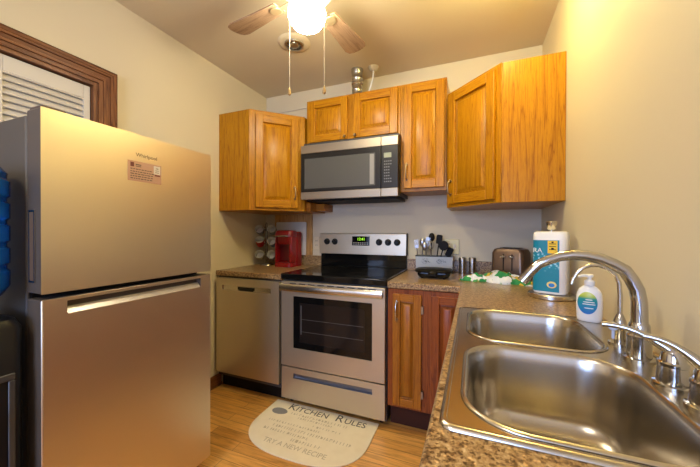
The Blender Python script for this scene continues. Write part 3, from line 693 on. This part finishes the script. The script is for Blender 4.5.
cols = [('white and grey mug top left on the chrome mug tree', (.22,.22,.22)), ('grey mug top right on the chrome mug tree', (.30,.31,.28)),
        ('red mug with pale inside in the middle left of the mug tree', (.45,.02,.015)), ('blue-grey mug in the middle right of the mug tree', (.16,.21,.28)),
        ('cream mug bottom left on the chrome mug tree', (.55,.46,.30)), ('pale grey mug bottom right on the chrome mug tree', (.34,.34,.33))]
inner = mat('mug_white_glaze', (.56,.54,.50), .25)
i = 0
for z in MZ:
    for s in (-1,1):
        lb, c = cols[i]; i += 1
        p = Vector((rx+s*.070, ry-.005, z)); tilt = Vector((.40-.1*s,-.86,.80 if (s < 0 and z == MZ[1]) else .36)).normalized()
        a = Vector((0,0,1)).cross(tilt).normalized()
        M = Matrix.Translation(p) @ frame((0,0,0), a, tilt.cross(a)) @ Matrix.Translation((0,0,-.035))
        em = mat('mug_glaze', c, .25)
        g = root('mug', tuple(p-Vector((0,0,.038))), lb, 'mug', 'mugs on the mug tree')
        mb = mug_mesh(None, None); mb2 = MB(); mb2.M = M; mb2.v = [tuple(M @ Vector(v)) for v in mb.v]; mb2.f = mb.f; mb2.m = mb.m; mb2.s = mb.s
        build('cup', mb2, [em, inner], g)
        hm = MB(); hm.M = M; hm.tube([(-s*(.036+.022*math.sin(math.pi*t/8))*.8, .0+.036*.5, .016+.046*t/8) if False else (-s*(.035+.020*math.sin(math.pi*t/8)), .0, .016+.046*t/8) for t in range(9)], .0042, 8)
        build('handle', hm, em, g)

# ================================================================== UTENSIL BOX
ux0, ux1, uy0, uy1, uz = -.405, -.135, 2.335, 2.425, 1.040
r = root('utensil_box', ((ux0+ux1)/2, 2.38, CT), 'pale grey rectangular utensil box beside the shakers', 'utensil holder')
galv2 = mat('pale_zinc_box', (.40,.42,.42), .45, .2)
mb = MB(); ro = lambda e, z: [(ux0+e,uy0+e,z),(ux1-e,uy0+e,z),(ux1-e,uy1-e,z),(ux0+e,uy1-e,z)]
mb.loft([ro(.006,CT+.0005), ro(0,uz), ro(.004,uz), ro(.009,CT+.006)], smooth=False); build('box', mb, galv2, r, bev=.0015)
pr = MB(); pr.M = face_y(ux0, uy0-.0002, CT)
rnd = random.Random(5)
for cx in (.075,.185):
    pr = MB()
    for k in range(26):
        a = rnd.uniform(0,6.28); q = rnd.uniform(.0,1); ca, cb_ = cx+.036*q*math.cos(a), .088+.018*q*math.sin(a); l = rnd.uniform(.004,.010)
        pr.M = face_y(ux0, uy0-.0002-.0052*(1-(cb_)/.125), CT) @ Matrix.Translation((ca,cb_,0)) @ Matrix.Rotation(rnd.uniform(-.8,.8),4,'Z'); pr.box((-l/2,-.0012,-.001),(l/2,.0012,.0012))
    build('printed_motif', pr, mat('faded_print', (.05,.055,.06), .5), r)
build('rim_wire', MB().tube([(ux0,uy0,uz),(ux1,uy0,uz),(ux1,uy1,uz),(ux0,uy1,uz),(ux0,uy0,uz)], .003, 8), black_pl, r)
dkmet = mat('dull_cutlery_steel', (.34,.32,.30), .3, 1)
def utensil(kind, x, y, lean, h, label, m):
    base = Vector((x, y, CT+.014)); d = Vector((lean[0], lean[1], 1)).normalized(); top = base + d*h
    a = Vector((0,-1,0)); a = (a - d*a.dot(d)).normalized(); side = d.cross(a)
    o = root(kind, tuple(base), label, kind.replace('_',' ').split(' ')[-1])
    nh = h-.065
    build('handle', MB().tube([base, base+d*nh], [.005,.004], 8), m, o)
    hd = MB(); hd.M = frame(base+d*(nh-.002), side, d)
    if kind.endswith('spoon'):
        hd.loft([[(rr*math.sin(math.pi*t/10)*math.cos(q*math.pi/8), .034-.034*math.cos(math.pi*t/10), (.012*math.sin(math.pi*t/10))*math.sin(q*math.pi/8)+.001*q) for q in range(16)] for t in range(0,11) for rr in (.022,)][1:10])
    elif kind.endswith('fork'):
        hd.box((-.014,0,-.002),(.014,.026,.002))
        for k in range(4): hd.box((-.014+.0083*k,.026,-.0015),(-.0105+.0083*k,.066,.0015))
    elif kind.endswith('whisk'):
        for k in range(4):
            q = math.pi*k/4; hd.tube([(.024*math.sin(2*math.pi*t/16)*math.cos(q), .035-.035*math.cos(2*math.pi*t/16), .024*math.sin(2*math.pi*t/16)*math.sin(q)) for t in range(17)], .0014, 6)
    elif kind.endswith('ladle'):
        hd.loft([[(.036*math.sin(math.pi/2*t/5)*math.cos(2*math.pi*q/18), .03+.036*math.sin(math.pi/2*t/5)*math.sin(2*math.pi*q/18), .018-.026*math.cos(math.pi/2*t/5)) for q in range(18)] for t in range(1,6)])
    else:
        hd.loft([rrect(-.022,.0,.022,.070,.010,z,4) for z in (-.002,.002)], smooth=False)
    build('head', hd, m, o, bev=0)
U = [('dinner_fork',-.385,2.38,(-.10,0),.235,'steel fork at the left end of the utensil box',dkmet), ('table_spoon',-.365,2.40,(.02,.02),.245,'steel spoon standing by the forks in the utensil box',dkmet),
     ('dinner_fork',-.345,2.37,(.12,0),.255,'steel fork leaning right in the utensil box',dkmet), ('table_spoon',-.325,2.36,(-.06,-.02),.215,'short steel spoon at the front of the utensil box',dkmet),
     ('cooking_spoon',-.30,2.39,(.03,.03),.285,'black cooking spoon standing tallest in the utensil box',black_dull), ('whisk',-.285,2.355,(-.06,-.03),.225,'wire whisk in the middle of the utensil box',dkmet),
     ('spatula',-.265,2.39,(.12,.0),.27,'black spatula beside the tall black spoon',black_dull), ('ladle',-.25,2.36,(.26,-.02),.235,'black ladle leaning right in the utensil box',black_dull),
     ('spatula',-.235,2.40,(.50,.0),.19,'low black spatula at the right of the utensil box',black_dull)]
for u in U: utensil(*u)
# shakers
for (x, y, lb) in ((-.072,2.400,'brushed steel shaker left of its twin, nearest the utensil box'), (-.004,2.412,'brushed steel shaker on the right, nearest the toaster')):
    s = root('shaker', (x,y,CT), lb, 'shaker', 'steel shakers')
    build('body', MB().lathe([(.024,.0005),(.0245,.004),(.0245,.088)], (x,y,CT), 24), nickel, s)
    build('cap', MB().lathe([(.0252,.0882),(.0252,.114),(.022,.119),(.010,.121)], (x,y,CT), 24), dkmet, s)
# waffle maker
vx, vy = -.242, 2.105
r = root('sandwich_maker', (vx,vy,CT), 'small black glossy sandwich maker in front of the utensil box', 'appliance')
build('lower_shell', MB().loft([rrect(vx-.095,vy-.06,vx+.095,vy+.07,.04,CT+.0075), rrect(vx-.105,vy-.07,vx+.105,vy+.078,.045,CT+.022), rrect(vx-.105,vy-.07,vx+.105,vy+.078,.045,CT+.034)]), black_gloss, r)
build('upper_shell', MB().loft([rrect(vx-.118,vy-.075,vx+.118,vy+.08,.05,CT+.040), rrect(vx-.122,vy-.080,vx+.120,vy+.084,.05,CT+.050), rrect(vx-.115,vy-.07,vx+.112,vy+.078,.05,CT+.060), rrect(vx-.07,vy-.04,vx+.07,vy+.05,.04,CT+.066)]), black_pl, r)
build('hinge_plate', MB().box((vx-.08,vy-.055,CT+.0342),(vx+.08,vy+.06,CT+.0398)), black_gloss, r)
build('front_latch', MB().box((vx-.028,vy-.090,CT+.020),(vx+.028,vy-.0705,CT+.052)), black_gloss, r, bev=.006)
for sx in (-1,1):
    for sy in (-1,1): build('foot', MB().cyl((vx+sx*.07,vy+sy*.04,CT+.0003),(vx+sx*.07,vy+sy*.04,CT+.010),.009,10), black_pl, r)

# ================================================================== TOASTER
tx_, ty_ = .235, 2.285
r = root('toaster', (tx_,ty_,CT), 'bronze two-slot toaster in the right corner of the countertop', 'toaster', rz=R(-24))
tm = steel('bronze_toaster_metal', (.20,.13,.085), .34, 'x')
o = build('housing', MB().loft([rrect(-.098,-.085,.098,.085,.02,.012), rrect(-.100,-.087,.100,.087,.025,.03), rrect(-.098,-.085,.098,.085,.025,.17), rrect(-.088,-.076,.088,.076,.028,.194), rrect(-.07,-.06,.07,.06,.02,.2)]), tm, r, local=True)
build('base', MB().loft([rrect(-.095,-.082,.095,.082,.02,.001), rrect(-.095,-.082,.095,.082,.02,.0118)]), black_pl, r, local=True)
build('bread_slots', MB().box((-.06,-.034,.2002),(.06,-.014,.203)).box((-.06,.014,.2002),(.06,.034,.203)), black_dull, r, local=True)
for x in (-.018,.034):
    build('lever_track', MB().box((x-.0025,-.0905,.06),(x+.0025,-.087,.165)), black_dull, r, local=True)
    build('lever', MB().box((x-.014,-.108,.142),(x+.014,-.0908,.154)), chrome, r, local=True, bev=.003)
build('dial', MB().cyl((.008,-.087,.04),(.008,-.102,.04),.012,16), black_pl, r, local=True)

# ================================================================== DISH TOWEL
def towel():
    nx, ny = 56, 34; vs = []; fs = []
    rnd = random.Random(3); ph = [(rnd.uniform(14,46), rnd.uniform(14,46), rnd.uniform(0,6.28), rnd.uniform(.3,1)) for _ in range(8)]
    c, s = math.cos(R(-14)), math.sin(R(-14))
    def H(u, v):
        x, y = u*.36, v*.2; h = 0
        for a, b, p, q in ph: h += q*math.sin(a*x+b*y+p)
        e = min(1, 6*min(u, 1-u, v, 1-v)); mid = math.exp(-((u-.47)/.22)**2) * .012
        return .006 + e*(.028 + .009*h*.6 + mid*2.0 + .008*math.sin(9*u+2))
    for j in range(ny+1):
        for i in range(nx+1):
            u, v = i/nx, j/ny; wob = .016*math.sin(11*v+1)+.01*math.sin(23*v); wob2 = .014*math.sin(13*u)+.008*math.sin(29*u+1)
            X = (u-.5)*.345 + wob*(2*u-1)*1.2; Y = (v-.5)*(.155) + wob2*(2*v-1)
            vs.append((X*c-Y*s, X*s+Y*c, max(.004, H(u, v)+.0035*math.sin(60*u+20*v))))
    n = len(vs); vs += [(x,y,.0008) for x,y,z in vs]; W = nx+1
    for j in range(ny):
        for i in range(nx):
            a = j*W+i; fs.append((a,a+1,a+W+1,a+W)); fs.append((n+a,n+a+W,n+a+W+1,n+a+1))
    for i in range(nx): fs.append((n+i,n+i+1,i+1,i)); a = ny*W+i; fs.append((a,a+1,n+a+1,n+a))
    for j in range(ny): a = j*W; fs.append((a,a+W,n+a+W,n+a)); a = j*W+nx; fs.append((n+a,n+a+W,a+W,a))
    return MB().add(vs, fs, 0, True)
tm_ = mat('leaf_print_cloth', rough=.85); nt, b = nodes(tm_); v = coords(nt, (1,1.3,1))
nz = N(nt, 'ShaderNodeTexNoise', i_Scale=22, i_Detail=2); nt.links.new(v, nz.inputs[0])
ad = N(nt, 'ShaderNodeMix', data_type='VECTOR'); ad.inputs[0].default_value = .06; nt.links.new(v, ad.inputs[4]); nt.links.new(nz.outputs['Color'], ad.inputs[5])
vo = N(nt, 'ShaderNodeTexVoronoi', i_Scale=24); nt.links.new(ad.outputs[1], vo.inputs[0]); sp = N(nt, 'ShaderNodeSeparateColor'); nt.links.new(vo.outputs['Color'], sp.inputs[0])
cc = ramp(nt, sp.outputs[0], [(0,(.03,.26,.07)), (.26,(.80,.80,.76)), (.46,(.75,.52,.05)), (.60,(.76,.78,.76)), (.74,(.08,.36,.10)), (.90,(.8,.8,.77))], 'CONSTANT')
nt.links.new(cc, b.inputs['Base Color'])
o = build('dish_towel', towel(), tm_); o.location = (.135, 2.090, CT); tag(o, 'crumpled white dish towel with green and yellow leaf print', 'towel')

# ================================================================== PAPER TOWELS
qx, qy = .341, 1.685
r = root('paper_towel_holder', (qx,qy,CT), 'brushed steel upright paper towel holder beside the right wall', 'paper towel holder')
build('base', MB().lathe([(.092,.0005),(.095,.004),(.095,.019),(.092,.0215),(.02,.022)], (qx,qy,CT), 40), nickel, r)
build('rod', MB().cyl((qx,qy,CT+.02),(qx,qy,CT+.325),.006,12), nickel, r)
build('finial', MB().lathe([(.014,.318),(.017,.322),(.023,.350),(.024,.354),(.022,.356)], (qx,qy,CT), 24), nickel, r)
AX = Vector((.93,-.36,0)).normalized(); AY = Vector((.36,.93,0)).normalized()
def sup(th, off=0, n=5.0, A=.068, B=.058):
    c, s = math.cos(th), math.sin(th); q = (abs(c)**n+abs(s)**n)**(-1/n)
    p = AX*((A+off)*q*c) + AY*((B+off)*q*s); return p
def ringp(z, sc_=1, off=0):
    out = []
    for i in range(48):
        p = sup(2*math.pi*i/48, off); out.append((qx+p.x*sc_, qy+p.y*sc_, z))
    return out
pk = root('paper_towel_roll', (qx,qy,CT+.0225), 'wrapped paper towel roll with teal label on the steel holder', 'paper towels')
build('wrapper', MB().loft([ringp(CT+.0225,.80), ringp(CT+.025,.93), ringp(CT+.034), ringp(CT+.296), ringp(CT+.306,.95), ringp(CT+.310,.80), ringp(CT+.307,.3)]), mat('white_wrapper', (.80,.79,.76), .35), pk)
def label_patch(z0, z1, t0, t1, off, nz_=2, nt_=24):
    mb = MB(); vs = []; fs = []
    for j in range(nz_):
        z = z0+(z1-z0)*j/(nz_-1)
        for i in range(nt_+1):
            p = sup(t0+(t1-t0)*i/nt_, off); vs.append((qx+p.x, qy+p.y, z))
    for j in range(nz_-1):
        for i in range(nt_): a = j*(nt_+1)+i; fs.append((a,a+1,a+nt_+2,a+nt_+1))
    return mb.add(vs, fs, 0, True)
teal = mat('teal_label', rough=.35); nt, b = nodes(teal); v = coords(nt)
vo = N(nt, 'ShaderNodeTexVoronoi', i_Scale=75); nt.links.new(v, vo.inputs[0])
dots = ramp(nt, vo.outputs['Distance'], [(.25,(.36,.66,.82)), (.42,(.005,.24,.36))])
gz = N(nt, 'ShaderNodeSeparateXYZ'); nt.links.new(v, gz.inputs[0])
msk = ramp(nt, gz.outputs[2], [(.10,(0,0,0)), (.135,(1,1,1)), (.175,(1,1,1)), (.20,(0,0,0))])
nt.links.new(mix(nt, msk, (.005,.22,.33), dots), b.inputs['Base Color'])
lb = build('label', label_patch(CT+.035, CT+.270, R(150), R(301), .0008), teal, pk)
FM = frame((qx-AY.x*.0592, qy-AY.y*.0592, 0), AX, (0,0,1))
yl = MB(); yl.M = FM; yl.box((-.004,CT+.210,.0002),(.034,CT+.268,.0012)); yo = build('yellow_patch', yl, mat('label_yellow', (.85,.55,.01), .4), lb)
tk = MB(); tk.M = FM
for z in (.226,.240,.252): tk.box((.002,CT+z,.0012),(.028,CT+z+.003,.0016))
tk.box((.011,CT+.257,.0012),(.019,CT+.264,.0016)); tk.box((.010,CT+.229,.0012),(.020,CT+.236,.0016))
build('patch_print', tk, black_dull, lb)
tt = MB(); text_mb(tt, 'RA', .030, FM @ Matrix.Translation((-.044,CT+.222,.0012)), 0, .0003); build('lettering', tt, white_pl, lb)
bg = MB(); bg.M = FM; bg.loft([[(.012+.019*math.cos(2*math.pi*k/24), CT+.068+.015*math.sin(2*math.pi*k/24), c) for k in range(24)] for c in (.0002,.0012)]); build('round_badge', bg, mat('label_pale_yellow', (.80,.66,.22), .4), lb)
bg = MB(); bg.M = FM; bg.loft([[(.012+.012*math.cos(2*math.pi*k/24), CT+.066+.009*math.sin(2*math.pi*k/24), c) for k in range(24)] for c in (.0012,.0017)]); build('badge_centre', bg, mat('label_blue', (.03,.20,.60), .4), lb)

# ================================================================== SOAP
sx_, sy_ = .366, 1.262
sp_ = root('soap_bottle', (sx_,sy_,ZD), 'white pump bottle of hand soap with a blue-green label', 'soap')
SA = Vector((.96,-.28,0)).normalized(); SB = Vector((.28,.96,0)).normalized()
prof = [(.80,.0005),(.92,.004),(.97,.015),(1.0,.045),(1.0,.075),(.94,.095),(.78,.108),(.52,.117),(.34,.121)]
def prr(z):
    for (a, za), (b_, zb) in zip(prof, prof[1:]):
        if za <= z <= zb: return a+(b_-a)*(z-za)/(zb-za)
    return prof[-1][0]
def sring(k, z, A=.036, B=.023): 
    return [(sx_+SA.x*A*k*math.cos(t)+SB.x*max(B*k, .0)*math.sin(t), sy_+SA.y*A*k*math.cos(t)+SB.y*B*k*math.sin(t), ZD+z) for t in [2*math.pi*i/32 for i in range(32)]]
build('bottle', MB().loft([sring(k, z) for k, z in prof]), white_pl, sp_)
build('pump', MB().lathe([(.014,.1212),(.015,.124),(.015,.136),(.011,.139),(.006,.141),(.006,.148),(.011,.149),(.011,.157),(.008,.159)], (sx_,sy_,ZD), 20).tube([(sx_,sy_,ZD+.153),(sx_-.022,sy_-.006,ZD+.154),(sx_-.034,sy_-.010,ZD+.150)], [.006,.005,.004], 10), white_pl, sp_)
lm = mat('soap_label', rough=.35); nt, b = nodes(lm); v = coords(nt); gz = N(nt, 'ShaderNodeSeparateXYZ'); nt.links.new(v, gz.inputs[0])
nt.links.new(ramp(nt, gz.outputs[2], [(.030,(.02,.16,.50)), (.055,(.01,.25,.42)), (.078,(.01,.28,.26)), (.084,(.35,.50,.05)), (.092,(.55,.60,.10))]), b.inputs['Base Color'])
def disk_patch(r0, r1, a_, b_, off, nrad=6, nn=28, zc=.064):
    vs = []; fs = []
    for k in range(nrad+1):
        q = r0+(r1-r0)*k/nrad
        for i in range(nn):
            t = 2*math.pi*i/nn; xx = -.005+a_*q*math.cos(t); z = zc+b_*q*math.sin(t); kk = prr(z); A = .036*kk; B = .023*kk
            yy = -B*math.sqrt(max(0, 1-(xx/A)**2))-off; vs.append((sx_+SA.x*xx+SB.x*yy, sy_+SA.y*xx+SB.y*yy, ZD+z))
    for k in range(nrad):
        for i in range(nn): j = (i+1) % nn; fs.append((k*nn+i,(k+1)*nn+i,(k+1)*nn+j,k*nn+j))
    return MB().add(vs, fs, 0, True)
slb = build('label', disk_patch(.001,1,.027,.037,.0007), lm, sp_)
ln_ = MB()
for z, wd in ((.074,.018),(.066,.030),(.059,.034),(.046,.024)):
    vs = []; 
    for i in range(9):
        xx = -wd/2+wd*i/8-.001
        for dz in (0,.0028):
            kk = prr(z); A = .036*kk; B = .023*kk; yy = -B*math.sqrt(max(0,1-(xx/A)**2))-.0013; vs.append((sx_+SA.x*xx+SB.x*yy, sy_+SA.y*xx+SB.y*yy, ZD+z+dz))
    ln_.add(vs, [(2*i,2*i+2,2*i+3,2*i+1) for i in range(8)])
build('label_print', ln_, white_pl, slb)

# ================================================================== RUG
def rug_pts(z, e=0):
    pts = [(-1.306+e,1.858-e)]
    cx, hw = -.925, .382-e
    for k in range(0, 25):
        a = math.pi + math.pi*k/24; q = 2/2.6
        c, s = math.cos(a), math.sin(a)
        pts.append((cx+hw*abs(c)**q*(1 if c > 0 else -1), 1.66+(.278-e)*(-abs(s)**q)))
    pts.append((-.544-e,1.858-e)); return pts
r = root('floor_mat', (-.925,1.62,0), 'cream half-round floor mat reading KITCHEN RULES before the stove', 'mat')
rm = mat('cream_mat_fabric', (.80,.70,.50), .9); nt, b = nodes(rm); v = coords(nt); nz = N(nt, 'ShaderNodeTexNoise', i_Scale=14, i_Detail=6); nt.links.new(v, nz.inputs[0])
nt.links.new(mix(nt, nz.outputs[0], (.74,.63,.41), (.88,.79,.57)), b.inputs['Base Color']); nz2 = N(nt, 'ShaderNodeTexNoise', i_Scale=400); nt.links.new(v, nz2.inputs[0]); bump(nt, b, nz2.outputs[0], .3, .002)
rug_p = [(x, y) for x, y in rug_pts(0)]
build('mat_cloth', MB().prism(rug_p, .0005, .007), rm, r, bev=.002)
TM = lambda x, y: frame((x,y,.0073), (1,0,0), (0,1,0))
ink = mat('mat_ink', (.09,.08,.07), .9); faint = mat('mat_faint_ink', (.50,.42,.27), .9)
t1 = MB(); 
xk = -1.176
for ch, sz_, wd in (('K',.098,.060),('ITCHEN',.072,.262),('R',.098,.064),('ULES',.072,.16)):
    if ch == 'R': xk += .030
    text_mb(t1, ch, sz_, TM(xk, 1.800+.008*(sz_-.072)/.026) @ Matrix.Translation((0,0,0)), 0, .0003, .95, 'LEFT'); xk += wd
build('lettering', t1, ink, r)
t2 = MB(); text_mb(t2, 'TRY A NEW RECIPE', .052, TM(-.93,1.468), 0, .0003, .9)
build('lettering', t2, faint, r, label='faint lettering of the last line')
t3 = MB(); rnd = random.Random(11)
for y, xa, xb, h in ((1.745,-1.12,-.72,.022),(1.715,-1.05,-.80,.018),(1.675,-.92,-.72,.018),(1.640,-1.22,-.86,.020),(1.600,-1.16,-.64,.026),(1.560,-1.20,-.90,.024),(1.520,-.98,-.78,.026)):
    x = xa; t3 = MB()
    while x < xb:
        w_ = rnd.uniform(.008,.020); t3.box((x,y-h/2+rnd.uniform(0,.004),.0071),(x+.004,y+h/2,.0075)); 
        if rnd.random() < .6: t3.box((x+.0045,y+rnd.uniform(-h/2,h/2-.004),.0071),(x+w_*.8,y+rnd.uniform(-h/2+.004,h/2),.0075))
        x += w_+.006
    build('faint_line', t3, faint, r)
t4 = MB().loft([[(-1.215+.050*math.cos(2*math.pi*k/20)*(1 if math.cos(2*math.pi*k/20) < 0 else 1.3), 1.738+.034*math.sin(2*math.pi*k/20), z) for k in range(20)] for z in (.0071,.0076)]); build('stain_patch', t4, mat('grey_print', (.22,.215,.20), .9), r)

# ================================================================== CEILING FAN
fx_, fy_ = FAN.x, FAN.y; GZ = 2.262
r = root('ceiling_fan', (fx_,fy_,ZC), 'ceiling fan with pale wood blades and a lit frosted globe', 'ceiling fan')
wfan = mat('white_fan_enamel', (.72,.70,.64), .35)
build('motor_housing', MB().lathe([(.055,2.350),(.115,2.358),(.130,2.375),(.130,2.425),(.115,2.450),(.07,2.462),(.068,2.49),(.075,ZC-.001)], (fx_,fy_,0), 40), wfan, r)
build('light_fitter', MB().lathe([(.050,2.330),(.056,2.334),(.056,2.346),(.045,2.3495)], (fx_,fy_,0), 32), wfan, r)
g = [(.045,2.328),(.055,2.322),(.072,2.306),(.083,2.287),(.089,2.264),(.088,2.242),(.080,2.222),(.066,2.203),(.040,2.195),(.004,2.193)]
build('globe', MB().lathe(g[::-1], (fx_,fy_,0), 36), globe_m, r)
for k, (ang, L) in enumerate(((170,.53),(82.5,.525),(-10,.52),(-98,.52))):
    a = R(ang); d = Vector((math.cos(a), math.sin(a), 0)); s_ = Vector((-math.sin(a), math.cos(a), 0)); pit = R(9)
    up = Vector((0,0,1)); sv = s_*math.cos(pit)+up*math.sin(pit)
    Mb = frame((fx_,fy_,2.352), s_, d)
    n_ = 10; out = []
    for z in (0, .006):
        ring_ = [(-.045,.175,z)]
        hw = .067
        ring_ += [(-.052,.30,z),(-hw,L-.05,z)]
        for q in range(7): t = math.pi-math.pi*q/6; ring_.append((hw*math.cos(t)*.98 if 0 < q < 6 else hw*math.cos(t), L-.045+.045*abs(math.sin(t))**.6, z))
        ring_ += [(.052,.30,z),(.045,.175,z)]
        out.append(ring_)
    # local blade with its length along y so the grain runs lengthwise
    bl = MB(); bl.loft(out, smooth=False); bo = build('blade', bl, blade_wood, r, local=True)
    bo.location = (0, 0, 2.352-ZC); bo.rotation_euler = (0, -pit, a-math.pi/2)
    ir = MB(); ir.box((-.014,.10,-.004),(.014,.20,.0)); ir.lathe([(.030,-.006),(.034,-.001)], (0,.205,0), 16)
    io = build('blade_iron', ir, mat('aged_gold_iron', (.42,.32,.18), .4, .6), r, local=True, bev=.001); io.location = (0,0,2.351-ZC); io.rotation_euler = (0,-pit,a-math.pi/2)
for (x, y, z0, z1) in ((-.825,1.262,2.335,1.885),(-.650,1.285,2.335,1.873)):
    d_ = Vector((x-fx_,y-fy_,0)).normalized()
    c = MB().tube([(fx_+d_.x*.05,fy_+d_.y*.05,2.338),(x,y,2.332),(x,y,2.32),(x,y,z1+.02)], .0012, 6); co = build('pull_chain', c, mat('chain_cream', (.55,.48,.36), .4), r)
    build('chain_fob', MB().lathe([(.003,-.008),(.0075,-.004),(.0088,.006),(.005,.020),(.002,.030)], (x,y,z1), 12), mat('fob_brass', (.45,.30,.12), .3, .5), co)

# --- ceiling vent
cv = root('ceiling_vent', (-1.150,1.815,ZC), 'round metal diffuser vent in the ceiling by the fan', 'vent')
build('outer_flange', MB().lathe([(.055,-.010),(.075,-.012),(.105,-.006),(.112,-.0005)], (-1.150,1.815,ZC), 40, cap0=False), ceil_paint, cv)
build('throat', MB().lathe([(.066,-.0095),(.064,-.020),(.052,-.022),(.050,-.008)], (-1.150,1.815,ZC), 36, cap0=False), galv, cv)
build('inner_cone', MB().lathe([(.004,-.030),(.022,-.028),(.034,-.020),(.036,-.016)], (-1.150,1.815,ZC), 30), galv, cv)
fins = MB()
for k in range(8): a = k*math.pi/4; fins.tube([(-1.15+.03*math.cos(a),1.815+.03*math.sin(a),ZC-.018),(-1.15+.056*math.cos(a),1.815+.056*math.sin(a),ZC-.014)], .003, 6)
build('spokes', fins, dark_grey, cv)

# --- warm flush light over the sink
cl = root('ceiling_light', (LAMP.x,LAMP.y,ZC), 'warm flush ceiling light above the sink, out of the frame', 'lamp')
build('lamp_base', MB().lathe([(.012,-.075),(.012,-.03),(.06,-.02),(.065,-.0005)], tuple(LAMP), 36), wfan, cl)
build('glass_bowl', MB().lathe([(.004,-.185),(.04,-.180),(.072,-.160),(.085,-.13),(.072,-.10),(.04,-.080),(.004,-.0755)], tuple(LAMP), 36), lamp_m, cl)
